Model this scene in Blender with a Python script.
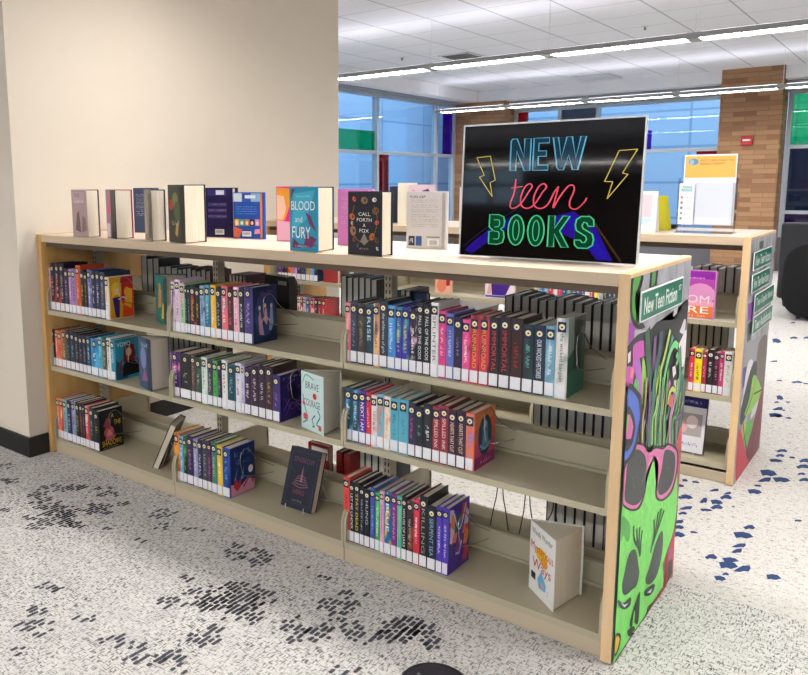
import bpy, bmesh, math, random
from mathutils import Matrix, Vector
random.seed(7)
for o in list(bpy.data.objects): bpy.data.objects.remove(o)
scene = bpy.context.scene
COL = scene.collection
def lin(h):
    c = [int(h[i:i+2], 16)/255 for i in (0, 2, 4)]
    return tuple(((v+0.055)/1.055)**2.4 if v > 0.04045 else v/12.92 for v in c) + (1,)

# ---------------- camera ----------------
cam_d = bpy.data.cameras.new('camera'); cam = bpy.data.objects.new('camera', cam_d); COL.objects.link(cam)
cam.matrix_world = Matrix(((0.777607, -0.085703, 0.622883, 0.6075), (0.628716, 0.116454, -0.768866, -2.0256),
                           (-0.006643, 0.989492, 0.144438, 1.33795), (0, 0, 0, 1)))
cam_d.sensor_fit = 'HORIZONTAL'; cam_d.sensor_width = 36; cam_d.lens = 34.04
cam_d.shift_x = 0.10453; cam_d.shift_y = -0.05321; cam_d.clip_start = 0.05
scene.camera = cam
# ---------------- world, exposure ----------------
w = bpy.data.worlds.new('world'); scene.world = w; w.use_nodes = True
bg = w.node_tree.nodes['Background']; bg.inputs[0].default_value = (0.78, 0.89, 1.0, 1); bg.inputs[1].default_value = 1.5
scene.view_settings.view_transform = 'Standard'; scene.view_settings.look = 'None'
scene.view_settings.exposure = 1.22; scene.view_settings.gamma = 1.0; scene.view_settings.use_curve_mapping = False
LENS_POWER = 20.0     # pendant lenses, downwards
UP_POWER = 3.2        # pendant uplight
ROWS_Y = (-8.1, -3.8, 0.5, 4.8, 9.1)

# ---------------- materials ----------------
MATS = {}
def mat(name, col, rough=.5, metal=0, emit=None, es=0, coat=0, spec=.5):
    k = (name, col, rough, metal, emit, es, coat)
    if k in MATS: return MATS[k]
    m = bpy.data.materials.new(name); m.use_nodes = True; b = m.node_tree.nodes['Principled BSDF']
    b.inputs['Base Color'].default_value = lin(col); b.inputs['Roughness'].default_value = rough
    b.inputs['Metallic'].default_value = metal; b.inputs['Coat Weight'].default_value = coat
    b.inputs['Coat Roughness'].default_value = .08; b.inputs['Specular IOR Level'].default_value = spec
    if emit:
        b.inputs['Emission Color'].default_value = lin(emit); b.inputs['Emission Strength'].default_value = es
    MATS[k] = m; return m
def nodes(m): return m.node_tree.nodes, m.node_tree.links, m.node_tree.nodes['Principled BSDF']
def mixmat(name, a, b, scale=(1, 1, 1), nscale=20, lo=.4, hi=.6, rough=.5, detail=3, coat=0, bump=0, coord='Object'):
    k = ('mix', name, a, b, scale, nscale, lo, hi)
    if k in MATS: return MATS[k]
    m = bpy.data.materials.new(name); m.use_nodes = True; N, L, p = nodes(m)
    tc = N.new('ShaderNodeTexCoord'); mp = N.new('ShaderNodeMapping'); mp.inputs['Scale'].default_value = scale
    nz = N.new('ShaderNodeTexNoise'); nz.inputs['Scale'].default_value = nscale; nz.inputs['Detail'].default_value = detail
    cr = N.new('ShaderNodeValToRGB'); cr.color_ramp.elements[0].position = lo; cr.color_ramp.elements[1].position = hi
    cr.color_ramp.elements[0].color = lin(a); cr.color_ramp.elements[1].color = lin(b)
    L.new(tc.outputs[coord], mp.inputs[0]); L.new(mp.outputs[0], nz.inputs['Vector']); L.new(nz.outputs['Fac'], cr.inputs[0])
    L.new(cr.outputs[0], p.inputs['Base Color']); p.inputs['Roughness'].default_value = rough; p.inputs['Coat Weight'].default_value = coat
    if bump:
        bp = N.new('ShaderNodeBump'); bp.inputs['Strength'].default_value = bump; bp.inputs['Distance'].default_value = .002
        L.new(nz.outputs['Fac'], bp.inputs['Height']); L.new(bp.outputs[0], p.inputs['Normal'])
    MATS[k] = m; return m
WOOD = mixmat('maple_edge', 'dfbb8c', 'e8c89c', (3, 3, .4), 14, .3, .7, .45)
WOODIN = mixmat('maple_panel', 'cf9f5c', 'dcb070', (2, 2, .3), 10, .3, .7, .5)
TOPM = mixmat('maple_laminate_top', 'e2cdb4', 'ecdac6', (.4, 4, 4), 10, .3, .7, .35)
METAL = mat('putty_painted_steel', 'b5ad94', .42)
METAL2 = mat('putty_painted_steel_kick', 'c2b39a', .5)
DARK = mat('dark_slot', '2c2822', .8)
PAPER = mixmat('page_edges', 'e8e0d0', 'd8cdb8', (60, 60, .6), 12, .35, .65, .8)
PAPER2 = mixmat('page_edges_grey', 'e6e2d8', 'ccc8be', (60, 60, .6), 12, .35, .65, .7)
WHITE = mat('white_paper', 'f2f2f4', .5)
LABEL = mat('white_label', 'f0f0f6', .4)
NAVY = mat('sticker_navy', '1c1c4c', .35); CREAM = mat('sticker_cream', 'f0e8b0', .35)
WALL = mixmat('warm_white_wall_paint', 'ddd3c4', 'e0d6c8', (1, 1, 1), 3, .3, .7, .8)
WALLS = WALL
BLACK = mat('black_base', '141416', .5)
WIRE = mat('wire_chrome', 'b8b8b4', .25, .9)
WIREW = mat('wire_white', 'dcdcd8', .35)

# ---------------- helpers ----------------
def link(name, me, mats, parent=None):
    o = bpy.data.objects.new(name, me); COL.objects.link(o)
    for m in (mats if isinstance(mats, (list, tuple)) else [mats]): me.materials.append(m)
    if parent: o.parent = parent
    return o
def obj(name, bm, mats, parent=None, smooth=False):
    me = bpy.data.meshes.new(name); bm.to_mesh(me); bm.free()
    if smooth:
        for p in me.polygons: p.use_smooth = True
    return link(name, me, mats, parent)
def tag(o, label, cat, group=None, kind=None):
    n = len(label.split())
    if n > 16 or n < 4: print('LABEL LENGTH', n, label)
    o['label'] = label; o['category'] = cat
    if group: o['group'] = group
    if kind: o['kind'] = kind
    return o
def thing(name, label, cat, loc=(0, 0, 0), rz=0, group=None):
    o = bpy.data.objects.new(name, None); COL.objects.link(o); o.empty_display_size = .05
    o.location = loc; o.rotation_euler = (0, 0, rz); return tag(o, label, cat, group)
def struct(name, bm, mats, parent=None):
    o = obj(name, bm, mats, parent)
    if not parent: o['kind'] = 'structure'
    return o
def box(bm, x0, x1, y0, y1, z0, z1, mi=0):
    v = [bm.verts.new((x, y, z)) for z in (z0, z1) for y in (y0, y1) for x in (x0, x1)]
    for f in ((0, 2, 3, 1), (4, 5, 7, 6), (0, 1, 5, 4), (2, 6, 7, 3), (0, 4, 6, 2), (1, 3, 7, 5)):
        fc = bm.faces.new([v[i] for i in f]); fc.material_index = mi
    return v
def bx(*a):
    bm = bmesh.new(); box(bm, *a); return bm
def bevel(bm, w, seg=2):
    bmesh.ops.bevel(bm, geom=list(bm.edges), offset=w, segments=seg, affect='EDGES', profile=.5); return bm
def prism(bm, pts, z0, z1, ax='z', mi=0):
    """closed 2-D outline extruded; ax names the extrusion axis"""
    def P(a, b, c): return {'z': (a, b, c), 'x': (c, a, b), 'y': (a, c, b)}[ax]
    lo = [bm.verts.new(P(a, b, z0)) for a, b in pts]; hi = [bm.verts.new(P(a, b, z1)) for a, b in pts]
    n = len(pts); fs = [bm.faces.new(lo[::-1]), bm.faces.new(hi)]
    for i in range(n): fs.append(bm.faces.new((lo[i], lo[(i+1) % n], hi[(i+1) % n], hi[i])))
    for f in fs: f.material_index = mi
    bmesh.ops.recalc_face_normals(bm, faces=fs)
def tube(bm, pts, r, seg=8, closed=False):
    pts = [Vector(p) for p in pts]; rings = []; n = len(pts)
    up = None
    for i, p in enumerate(pts):
        a = pts[(i-1) % n] if (closed or i) else p; b = pts[(i+1) % n] if (closed or i < n-1) else p
        t = (b-a).normalized()
        if up is None: up = t.orthogonal().normalized()
        up = (up - t*up.dot(t)).normalized(); s = t.cross(up)
        rings.append([bm.verts.new(p + r*(math.cos(k*2*math.pi/seg)*up + math.sin(k*2*math.pi/seg)*s)) for k in range(seg)])
    for i in range(n if closed else n-1):
        A, B = rings[i], rings[(i+1) % n]
        for k in range(seg): bm.faces.new((A[k], A[(k+1) % seg], B[(k+1) % seg], B[k]))
    if not closed: bm.faces.new(rings[0][::-1]); bm.faces.new(rings[-1])
def smoothpath(pts, n=6):
    out = []; P = [Vector(p) for p in pts]; P = [P[0]] + P + [P[-1]]
    for i in range(1, len(P)-2):
        for k in range(n):
            t = k/n; a, b, c, d = P[i-1], P[i], P[i+1], P[i+2]
            out.append(.5*((2*b) + (c-a)*t + (2*a-5*b+4*c-d)*t*t + (3*b-a-3*c+d)*t*t*t))
    out.append(P[-2]); return out
TXT = {}
def txt(s):
    if s in TXT: return TXT[s]
    c = bpy.data.curves.new('t', 'FONT'); c.body = s; c.size = 1; c.resolution_u = 3
    o = bpy.data.objects.new('t', c); me = bpy.data.meshes.new_from_object(o)
    V = [(v.co.x, v.co.y) for v in me.vertices]; F = [tuple(p.vertices) for p in me.polygons]
    x0 = min(v[0] for v in V); x1 = max(v[0] for v in V); y0 = min(v[1] for v in V); y1 = max(v[1] for v in V)
    V = [((v[0]-x0)/(x1-x0), (v[1]-y0)/(y1-y0)) for v in V]
    bpy.data.objects.remove(o); bpy.data.curves.remove(c); bpy.data.meshes.remove(me)
    TXT[s] = (V, F, (x1-x0)/(y1-y0)); return TXT[s]
class Art:
    """flat printed artwork: layered outlines on a plane, one mesh. P(u, v, lift) -> local 3-D point"""
    def __init__(s, P, lift=.0001, rough=.35, coat=0):
        s.bm = bmesh.new(); s.P = P; s.mats = []; s.n = 0; s.l = lift; s.rough = rough; s.coat = coat
    def mi(s, c):
        m = c if not isinstance(c, str) else mat('print_'+c, c, s.rough, coat=s.coat*.3, spec=.3)
        if m not in s.mats: s.mats.append(m)
        return s.mats.index(m)
    def lift(s): s.n += 1; return s.n*s.l
    def poly(s, col, pts, lift=None):
        h = s.lift() if lift is None else lift
        try:
            vs = [s.bm.verts.new(s.P(u, v, h)) for u, v in pts]; f = s.bm.faces.new(vs); f.material_index = s.mi(col)
            r = bmesh.ops.triangulate(s.bm, faces=[f])
            for t in r['faces']: t.material_index = s.mi(col)
        except Exception as e: print('poly', e)
    def spoly(s, col, pts):
        q = [Vector((a, b_, 0)) for a, b_ in pts]; n = len(q); out = []
        for i in range(n):
            a, b_, c, d = q[i-1], q[i], q[(i+1) % n], q[(i+2) % n]
            for k in range(4):
                t = k/4; v = .5*((2*b_) + (c-a)*t + (2*a-5*b_+4*c-d)*t*t + (3*b_-a-3*c+d)*t*t*t); out.append((v.x, v.y))
        s.poly(col, s.lim(out))
    def lim(s, q): return q
    def rect(s, col, u0, v0, u1, v1): s.poly(col, [(u0, v0), (u1, v0), (u1, v1), (u0, v1)])
    def oval(s, col, cu, cv, ru, rv, n=16, rot=0):
        c, q = math.cos(rot), math.sin(rot)
        s.poly(col, [(cu+ru*math.cos(t)*c-rv*math.sin(t)*q, cv+ru*math.cos(t)*q+rv*math.sin(t)*c) for t in [i*2*math.pi/n for i in range(n)]])
    def ribbon(s, col, pts, w, smooth=True, closed=False):
        h = s.lift(); q = [Vector((a, b, 0)) for a, b in pts]
        if smooth and len(q) > 2: q = smoothpath(q, 5)
        n = len(q); L = []; R = []
        for i, p in enumerate(q):
            a = q[(i-1) % n] if (closed or i) else p; b = q[(i+1) % n] if (closed or i < n-1) else p
            t = (b-a).normalized(); m = Vector((-t.y, t.x, 0))*w/2
            L.append(s.bm.verts.new(s.P(p.x+m.x, p.y+m.y, h))); R.append(s.bm.verts.new(s.P(p.x-m.x, p.y-m.y, h)))
        k = s.mi(col)
        for i in range(n if closed else n-1):
            f = s.bm.faces.new((L[i], L[(i+1) % n], R[(i+1) % n], R[i])); f.material_index = k
    def text(s, col, st, u0, v0, u1, v1, rot=False, outline=None, fill=True):
        V, F, asp = txt(st); h = s.lift(); k = s.mi(col)
        def M(a, b):
            if rot: return (u0 + b*(u1-u0), v1 - a*(v1-v0))     # reads downwards
            return (u0 + a*(u1-u0), v0 + b*(v1-v0))
        if fill:
            vs = [s.bm.verts.new(s.P(*M(*v), h)) for v in V]
            for f in F:
                try: s.bm.faces.new([vs[i] for i in f]).material_index = k
                except ValueError: pass
        if outline:
            oc, ow = outline; cnt = {}
            for f in F:
                for i in range(len(f)):
                    e = (f[i], f[(i+1) % len(f)]); kk = tuple(sorted(e)); cnt[kk] = cnt.get(kk, 0)+1
            h2 = s.lift(); ki = s.mi(oc)
            for (a, b), c in cnt.items():
                if c == 1:
                    A = Vector(M(*V[a])); B = Vector(M(*V[b]))
                    if (B-A).length < 1e-7: continue
                    t = (B-A).normalized(); m = Vector((-t.y, t.x))*ow/2; e = t*ow*.35
                    q = [A+m-e, B+m+e, B-m+e, A-m-e]
                    s.bm.faces.new([s.bm.verts.new(s.P(v.x, v.y, h2)) for v in q]).material_index = ki
    def scrawl(s, col, u0, v0, u1, v1, rot=False, rnd=random):
        """lettering too small to read: a run of little strokes"""
        h = s.lift(); k = s.mi(col)
        a0, a1 = (v0, v1) if rot else (u0, u1); b0, b1 = (u0, u1) if rot else (v0, v1)
        x = a0; H = b1-b0; st = max(H*.32, .0008)
        while x < a1 - st:
            if rnd.random() < .14: x += st*1.6; continue
            q = rnd.choice(((0, 1), (0, .5), (.3, 1), (0, .15), (.85, 1)))
            for (f0, f1) in ((q,) if q[1]-q[0] > .4 else (q, (.45, .6))):
                y0 = b0 + H*f0; y1 = b0 + H*f1
                r = [(x, y0), (x+st*.62, y0), (x+st*.62, y1), (x, y1)]
                if rot: r = [(b, a) for a, b in r]
                s.bm.faces.new([s.bm.verts.new(s.P(u, v, h)) for u, v in r]).material_index = k
            x += st
    def done(s, name, parent):
        bmesh.ops.recalc_face_normals(s.bm, faces=list(s.bm.faces))
        return obj(name, s.bm, s.mats, parent)
ORD = 'first second third fourth fifth sixth seventh eighth ninth tenth eleventh twelfth thirteenth fourteenth fifteenth sixteenth seventeenth eighteenth'.split() + ['nineteenth', 'twentieth', 'twenty-first', 'twenty-second', 'twenty-third', 'twenty-fourth', 'twenty-fifth', 'twenty-sixth']


# ---------------- measured layout data (metres) ----------------
GROUPS = [
('top shelf of the far left section',0.727,0.035,[
 [-2.8305,0.0358,0.209,"1c2038","8a2030","d0d0d8","~","dark navy"],
 [-2.7948,0.0308,0.207,"e8a8b0","f4e8ea","702838","~","pale pink"],
 [-2.764,0.041,0.231,"161c34","b83028","e0d8d0","~","ink blue and red"],
 [-2.723,0.0405,0.233,"1a2038","d04030","e8d8c0","~","navy with a red glow"],
 [-2.6825,0.037,0.235,"141a30","402030","d0c8c0","~","blackish navy"],
 [-2.6455,0.0365,0.213,"2c2448","181430","c8b8e0","~","dark violet"],
 [-2.609,0.026,0.213,"b078b8","d8b0d8","f0e8f0","~","orchid"],
 [-2.5829,0.0344,0.215,"9878b0","c8a8c8","301838","~","mauve"],
 [-2.5486,0.0368,0.234,"d85028","f0a040","f8e0b0","~","tall burnt orange"],
 [-2.5118,0.0308,0.213,"181818","484020","e0c840","~","black with yellow lettering"],
 [-2.4811,0.0249,0.207,"141416","302018","c8a050","~","plain black"],
 [-2.4561,0.0315,0.221,"6868a8","a8a8d0","f0f0f8","~","lavender blue"],
 [-2.4246,0.0339,0.215,"20284c","101838","e0e8f8","~","navy with white lettering"],
 [-2.3907,0.0348,0.217,"1c2444","283460","d8d8f0","~","midnight blue"],
 [-2.3559,0.0344,0.215,"2a3850","405068","a0b0c0","~","dark slate"],
 [-2.3215,0.0288,0.194,"f0e8e0","f8d040","e83020","~","white comic with a yellow and red cover"]]),
('middle shelf of the far left section',0.445,0.035,[
 [-2.8241,0.0281,0.182,"3c1c28","201018","d8a0a0","~","dark maroon"],
 [-2.796,0.0432,0.185,"101014","301018","d04848","~","black with red lettering"],
 [-2.7528,0.0244,0.181,"f07070","f8a890","ffffff","~","coral pink"],
 [-2.7283,0.0333,0.18,"d87040","f0a060","402010","~","rusty orange"],
 [-2.695,0.0359,0.191,"806040","a88860","f0e0c0","~","tan brown"],
 [-2.6591,0.0369,0.189,"182830","284858","60a8c0","~","black teal"],
 [-2.6222,0.0379,0.189,"182a44","204060","88b8d8","~","deep blue"],
 [-2.5842,0.0317,0.185,"1c1c20","303038","b0b0b8","~","charcoal"],
 [-2.5525,0.0328,0.18,"28203c","181428","9888b8","~","dark purple"],
 [-2.5197,0.0311,0.182,"14182c","242c48","a0a8c8","~","blue black"],
 [-2.4886,0.0335,0.184,"144060","206890","c0e0f0","~","petrol blue"],
 [-2.4551,0.0604,0.177,"2080c0","50b0e0","ffffff","~","bright blue"],
 [-2.3947,0.0297,0.191,"40b0c8","90d8e8","104058","~","cyan"],
 [-2.365,0.0348,0.187,"484840","686858","d8d0b0","~","olive grey"],
 [-2.3302,0.0291,0.195,"e8e8e4","c8d0d8","405060","~","white"],
 [-2.3011,0.034,0.19,"2890b0","186080","ffffff","VOYO","teal with a red haired figure"]]),
('bottom shelf of the far left section',0.072,0.035,[
 [-2.8043,0.0282,0.204,"583888","d8b030","f0e0a0","~","purple and yellow"],
 [-2.7761,0.0295,0.206,"e87070","f8c040","ffffff","~","pink and orange"],
 [-2.7466,0.0276,0.208,"d84030","f8d050","fff0c0","~","red and yellow"],
 [-2.719,0.0335,0.208,"88b8c0","e8f0f0","304050","~","pale teal"],
 [-2.6855,0.0391,0.208,"1c2450","303c70","d0d8f0","~","navy"],
 [-2.6464,0.0356,0.21,"8890b8","c0c8e0","303850","~","pale lavender"],
 [-2.6108,0.0352,0.212,"181818","383010","e8d040","~","black with yellow marks"],
 [-2.5756,0.0261,0.213,"48202c","281018","d08080","~","dark wine"],
 [-2.5494,0.0173,0.209,"241c28","342838","b0a0b0","~","smoky black"],
 [-2.5321,0.0343,0.209,"d84848","f8e8e8","ffffff","~","coral red"],
 [-2.4978,0.0395,0.207,"183034","204448","88b8b8","~","dark green teal"],
 [-2.4583,0.0376,0.197,"16161a","282018","f0d030","~","black with a pink figure and yellow lettering"]]),
('top shelf of the middle section',0.727,0.035,[
 [-1.8626,0.0246,0.209,"e8d8e8","384878","c05080","~","white blue and pink"],
 [-1.838,0.0334,0.22,"e8c8e0","f4e4f0","806080","~","pale lilac"],
 [-1.8046,0.027,0.206,"a8d8a0","f0b8c8","506848","~","mint green and pink"],
 [-1.7776,0.0179,0.198,"101820","204858","90b8c0","~","black and teal"],
 [-1.7597,0.0167,0.196,"182028","307080","a0c0c8","~","dark ocean"],
 [-1.743,0.0312,0.203,"1c2024","e04030","e8c060","~","black with a red block"],
 [-1.7117,0.0251,0.197,"141414","202020","f0c050","~","black with gold lettering"],
 [-1.6866,0.0286,0.206,"98b8d8","283868","203060","~","light blue and navy"],
 [-1.658,0.0349,0.211,"2878a0","70c0d0","d0f0f8","~","ocean blue"],
 [-1.6231,0.0307,0.214,"f0b820","f8d050","ffffff","~","golden yellow"],
 [-1.5925,0.0312,0.207,"1c2438","304058","b0c0d0","~","dark navy"],
 [-1.5612,0.0344,0.216,"f07080","889098","ffffff","~","coral over grey"],
 [-1.5268,0.0322,0.209,"501c2c","301420","e07080","~","dark burgundy"],
 [-1.4946,0.03,0.216,"f0b8c8","f8dce4","c03050","~","light pink"],
 [-1.4647,0.0287,0.216,"181c30","101020","f0f0f8","~","black with white lettering"],
 [-1.4359,0.0446,0.22,"443880","281c50","b8a0e0","~","indigo with dancing figures on its cover"]]),
('middle shelf of the middle section',0.445,0.035,[
 [-1.8804,0.059,0.195,"402468","f080b0","f0e0f0","~","purple and pink"],
 [-1.8214,0.0708,0.194,"1c1c20","343034","a8a0a0","~","charcoal black"],
 [-1.7505,0.0261,0.196,"503c38","786058","d0a090","~","brown grey"],
 [-1.7245,0.0358,0.187,"284838","406850","b0d0b0","~","forest green"],
 [-1.6887,0.0353,0.195,"e0ece4","b0d0c0","286048","~","white and green"],
 [-1.6535,0.032,0.19,"383840","505058","c0c0c8","~","graphite"],
 [-1.6215,0.0275,0.189,"40b050","80d860","183818","~","bright green"],
 [-1.594,0.0245,0.188,"201430","402060","c0a0d0","~","black and violet"],
 [-1.5695,0.0309,0.199,"f0f0ec","e0d0d0","a03040","~","white"],
 [-1.5385,0.0463,0.188,"104858","1c6878","90c8d0","~","dark teal"],
 [-1.4922,0.0326,0.199,"e8e4e8","d0c8d8","806890","~","pale white"],
 [-1.4596,0.0168,0.193,"c0b8e0","e0dcf0","403070","~","lavender white"],
 [-1.4428,0.0345,0.187,"301c40","402858","ffffff","~","aubergine with white lettering"],
 [-1.4084,0.0414,0.202,"2c1830","3c2440","e0c8d0","~","eggplant with cream lettering"],
 [-1.367,0.0371,0.208,"2c1830","38203c","d8c0d0","~","second eggplant copy"],
 [-1.3299,0.0365,0.211,"382028","482c30","c8a060","~","brown plum with gold lettering"],
 [-1.2934,0.0359,0.182,"3c2878","2c1c60","c080e0","~","deep violet with a purple cover"]]),
('bottom shelf of the middle section',0.072,0.035,[
 [-1.8768,0.0348,0.209,"f0a020","e84020","ffe060","~","yellow and red"],
 [-1.8419,0.0249,0.202,"60a8d8","a8d8f0","ffffff","~","sky blue"],
 [-1.8171,0.0218,0.2,"183820","50a040","c0e0a0","~","black green"],
 [-1.7952,0.0403,0.213,"302450","402c68","c090b0","~","navy purple"],
 [-1.7549,0.0278,0.208,"a098c8","c0bce0","ffffff","~","soft lavender"],
 [-1.7272,0.0293,0.21,"1c2850","182040","f0f0f8","~","navy with white lettering"],
 [-1.6979,0.0317,0.214,"484850","302c34","b0a8b0","~","dark grey"],
 [-1.6662,0.0242,0.213,"582050","38183c","d090c0","~","dark plum"],
 [-1.6421,0.0319,0.216,"309060","3070c0","f0d060","~","green and blue"],
 [-1.6102,0.0315,0.21,"f0c830","e8b020","ffffff","~","yellow"],
 [-1.5788,0.0439,0.208,"1c48a0","102870","60b0f0","~","royal blue with a coral reef cover"]]),
('top shelf of the nearest section',0.727,0.035,[
 [-0.9503,0.0222,0.206,"f08088","f8b0b0","f8f0f0","~","salmon pink"],
 [-0.9281,0.0295,0.212,"343c50","484c60","98a0b0","~","slate navy"],
 [-0.8986,0.0324,0.208,"3c3434","585048","a89880","~","dark taupe"],
 [-0.8662,0.0327,0.208,"143c50","1c5868","c8e8f0","RISE","dark teal RISE"],
 [-0.8335,0.025,0.214,"f0b890","282838","503828","~","peach on navy"],
 [-0.8085,0.0326,0.227,"2c3440","384048","c8d0d8","the wilderness of girls","dark slate"],
 [-0.7759,0.0305,0.213,"4090d8","70b8f0","e0f4ff","~","bright sky blue"],
 [-0.7453,0.0255,0.212,"3838a8","40a8a0","e8e070","~","indigo to turquoise gradient"],
 [-0.7199,0.0282,0.214,"3838a8","48a898","e8e070","~","second indigo to turquoise gradient"],
 [-0.6917,0.0285,0.211,"1c2038","e8c8d0","f0f0f8","~","navy and pink"],
 [-0.6631,0.0237,0.233,"141820","202430","e8ecf4","FALL OF THE GODS","black"],
 [-0.6394,0.0271,0.232,"141820","202430","e8ecf4","FALL OF THE GODS","second black"],
 [-0.6123,0.0274,0.238,"ecebea","d8d8dc","707078","SPLINTER","white SPLINTER"],
 [-0.5849,0.0285,0.215,"e04890","c03070","f8c8e0","~","hot pink"],
 [-0.5565,0.0266,0.209,"6878c8","5060b0","d8dcf8","~","periwinkle blue"],
 [-0.5298,0.0283,0.202,"201c44","302858","8880b0","~","dark indigo"],
 [-0.5015,0.0272,0.196,"f058a0","c02860","ffffff","~","vivid pink"],
 [-0.4742,0.0309,0.211,"d83850","401828","f0b040","RUINROAD","crimson RUINROAD"],
 [-0.4434,0.033,0.212,"d83850","401828","f0a850","RUINROAD","second crimson RUINROAD"],
 [-0.4104,0.0324,0.213,"201a22","301820","d04048","IMMORTAL","black with red lettering"],
 [-0.378,0.0356,0.218,"241c22","381418","c03840","IMMORTAL","thick black with red lettering"],
 [-0.3424,0.038,0.217,"38181c","28181c","b03038","~","dark oxblood"],
 [-0.3044,0.0342,0.203,"183038","284850","70b0b0","~","blackish teal"],
 [-0.2702,0.0342,0.205,"1c2c48","203858","f0f4f8","OUR WICKED HISTORIES","navy"],
 [-0.236,0.03,0.207,"70a8c0","a8d0e0","e8f4f8","~","pale ice blue with a red edge"],
 [-0.206,0.0347,0.232,"ece8e4","287080","404850","the wicked bargain","white and teal with a dark tree cover"]]),
('middle shelf of the nearest section',0.445,0.035,[
 [-0.9534,0.0331,0.19,"1c4858","60b0e8","e0f0f8","~","blue green sky"],
 [-0.9203,0.0288,0.187,"205060","68b8f0","e0f0f8","~","second blue green sky"],
 [-0.8915,0.0293,0.19,"6030a0","5028a0","ffffff","NEXT I AM","violet"],
 [-0.8622,0.0215,0.188,"d82838","e04050","ffffff","~","scarlet"],
 [-0.8407,0.0241,0.181,"f0e8e8","d83040","301818","~","white and red"],
 [-0.8166,0.0283,0.19,"88b8d0","f09060","50a0a0","~","pale blue and orange"],
 [-0.7883,0.0253,0.187,"f4e8d8","f0a080","e0b040","~","cream"],
 [-0.763,0.0338,0.185,"58b0c8","50a8c0","308098","~","light teal"],
 [-0.7292,0.0367,0.187,"58b0c8","50a8c0","3090a8","~","second light teal"],
 [-0.6925,0.0284,0.182,"342048","402858","c060b0","~","dark purple with magenta lettering"],
 [-0.6641,0.028,0.174,"102028","183038","70a8a8","~","black teal"],
 [-0.6361,0.0351,0.189,"1c1c28","282830","f0f0f0","~","black with bold white lettering"],
 [-0.6011,0.0288,0.186,"982c40","a83448","f4d8d0","SPILLED INK","brick red SPILLED INK"],
 [-0.5723,0.0283,0.194,"982c40","a83448","f4d8d0","SPILLED INK","second brick red SPILLED INK"],
 [-0.544,0.0303,0.187,"402030","502838","f0d8c8","HEARTS THAT CUT","dark plum"],
 [-0.5137,0.0314,0.189,"402030","502838","f0d8c8","HEARTS THAT CUT","second dark plum"],
 [-0.4823,0.0294,0.186,"e87850","9890d0","7080c8","~","orange and lilac with a portrait oval on its cover"]]),
('bottom shelf of the nearest section',0.072,0.035,[
 [-0.96,0.0267,0.236,"e85048","d84040","a02828","~","tall coral red"],
 [-0.9333,0.0221,0.224,"141c20","202c30","e8e8e8","LET ME UNDER","black with small white lettering"],
 [-0.9113,0.0233,0.227,"202028","402c58","f0d840","STAY DEAD","black STAY DEAD"],
 [-0.888,0.0196,0.219,"182030","243850","d0d8e0","~","blackish navy"],
 [-0.8684,0.0242,0.214,"141418","1c1c24","c0c8d0","HUNG","black HUNG"],
 [-0.8442,0.0219,0.225,"4858b0","3848a0","90c8f0","~","cornflower blue"],
 [-0.8223,0.019,0.214,"38b860","60d880","ffffff","~","bright green"],
 [-0.8034,0.0181,0.223,"f0a8c8","c8a0e0","e050a0","~","pink and lilac"],
 [-0.7852,0.0292,0.227,"1870a0","f0c850","ffffff","BLUE","ocean blue with a sun flare"],
 [-0.756,0.0223,0.225,"802890","a03090","f8c0e0","~","magenta purple"],
 [-0.7337,0.0195,0.222,"60c8a0","88d8b8","e06060","~","mint green"],
 [-0.7142,0.0206,0.226,"141418","201c20","f0f0f0","HOUSE OF LIARS","black with white and red lettering"],
 [-0.6937,0.0248,0.219,"302830","e08030","e0d0c0","~","dark brown and orange"],
 [-0.6689,0.0245,0.229,"e02848","e84060","ffffff","~","bright red"],
 [-0.6443,0.0298,0.247,"181c20","202828","b0a090","KILLING","thick black KILLING"],
 [-0.6146,0.0336,0.222,"182030","202c44","90b8d8","SERPENT SEA","dark navy SERPENT SEA"],
 [-0.581,0.0235,0.227,"5038b8","4830a8","f0e8ff","~","royal purple"],
 [-0.5575,0.022,0.228,"5038b8","6040b0","f0e8ff","~","second royal purple, with a busy coloured cover"]]),
('top shelf of the rear bookcase, seen through the gap',0.727,1.642,[
 [-2.7087,0.031,0.17,"7040a0","402868","e0d0f0","~","violet"],
 [-2.6777,0.0231,0.17,"302040","603080","e0d0f0","~","dark violet"],
 [-2.6546,0.0255,0.17,"302838","703048","e0d0d0","~","plum"],
 [-2.6291,0.0405,0.17,"e86030","f09040","fff0d0","~","orange"],
 [-2.5886,0.0376,0.17,"c080c8","e0b0e0","703878","~","lilac"],
 [-2.551,0.0372,0.17,"202858","302c60","d0d8f0","~","navy"],
 [-2.5138,0.0381,0.17,"284060","385078","c0d0e0","~","steel blue"],
 [-2.4757,0.0329,0.17,"c09848","e0b860","503810","~","ochre"],
 [-2.4428,0.0338,0.17,"78a8d8","a0c8e8","ffffff","~","light blue"],
 [-2.409,0.0311,0.17,"181c30","203050","5080c0","~","black blue with a cover facing right"]]),
('middle shelf of the rear bookcase, seen through the gap',0.445,1.642,[
 [-2.5892,0.0379,0.17,"d83040","f0e0e0","ffffff","~","small red"],
 [-2.5513,0.025,0.17,"f0e8e8","d04050","c03040","~","small white and red"],
 [-2.5263,0.0249,0.17,"c02838","f0f0f0","ffffff","~","small cherry"],
 [-2.5014,0.0247,0.173,"d8dce8","8090b0","304060","~","small pale grey"],
 [-2.4767,0.0307,0.172,"405090","8088c0","ffffff","~","small blue"],
 [-2.446,0.0365,0.17,"e04858","f8e8e0","ffffff","~","small coral"],
 [-2.4094,0.0302,0.17,"302428","803038","e0c0c0","~","small dark"],
 [-2.3793,0.0299,0.17,"a83038","c04048","f0e0d0","~","small brick red"],
 [-2.3493,0.0356,0.17,"c83038","e05058","ffffff","~","small scarlet"]]),
('middle shelf of the rear bookcase beside its end panel',0.445,1.642,[
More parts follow.
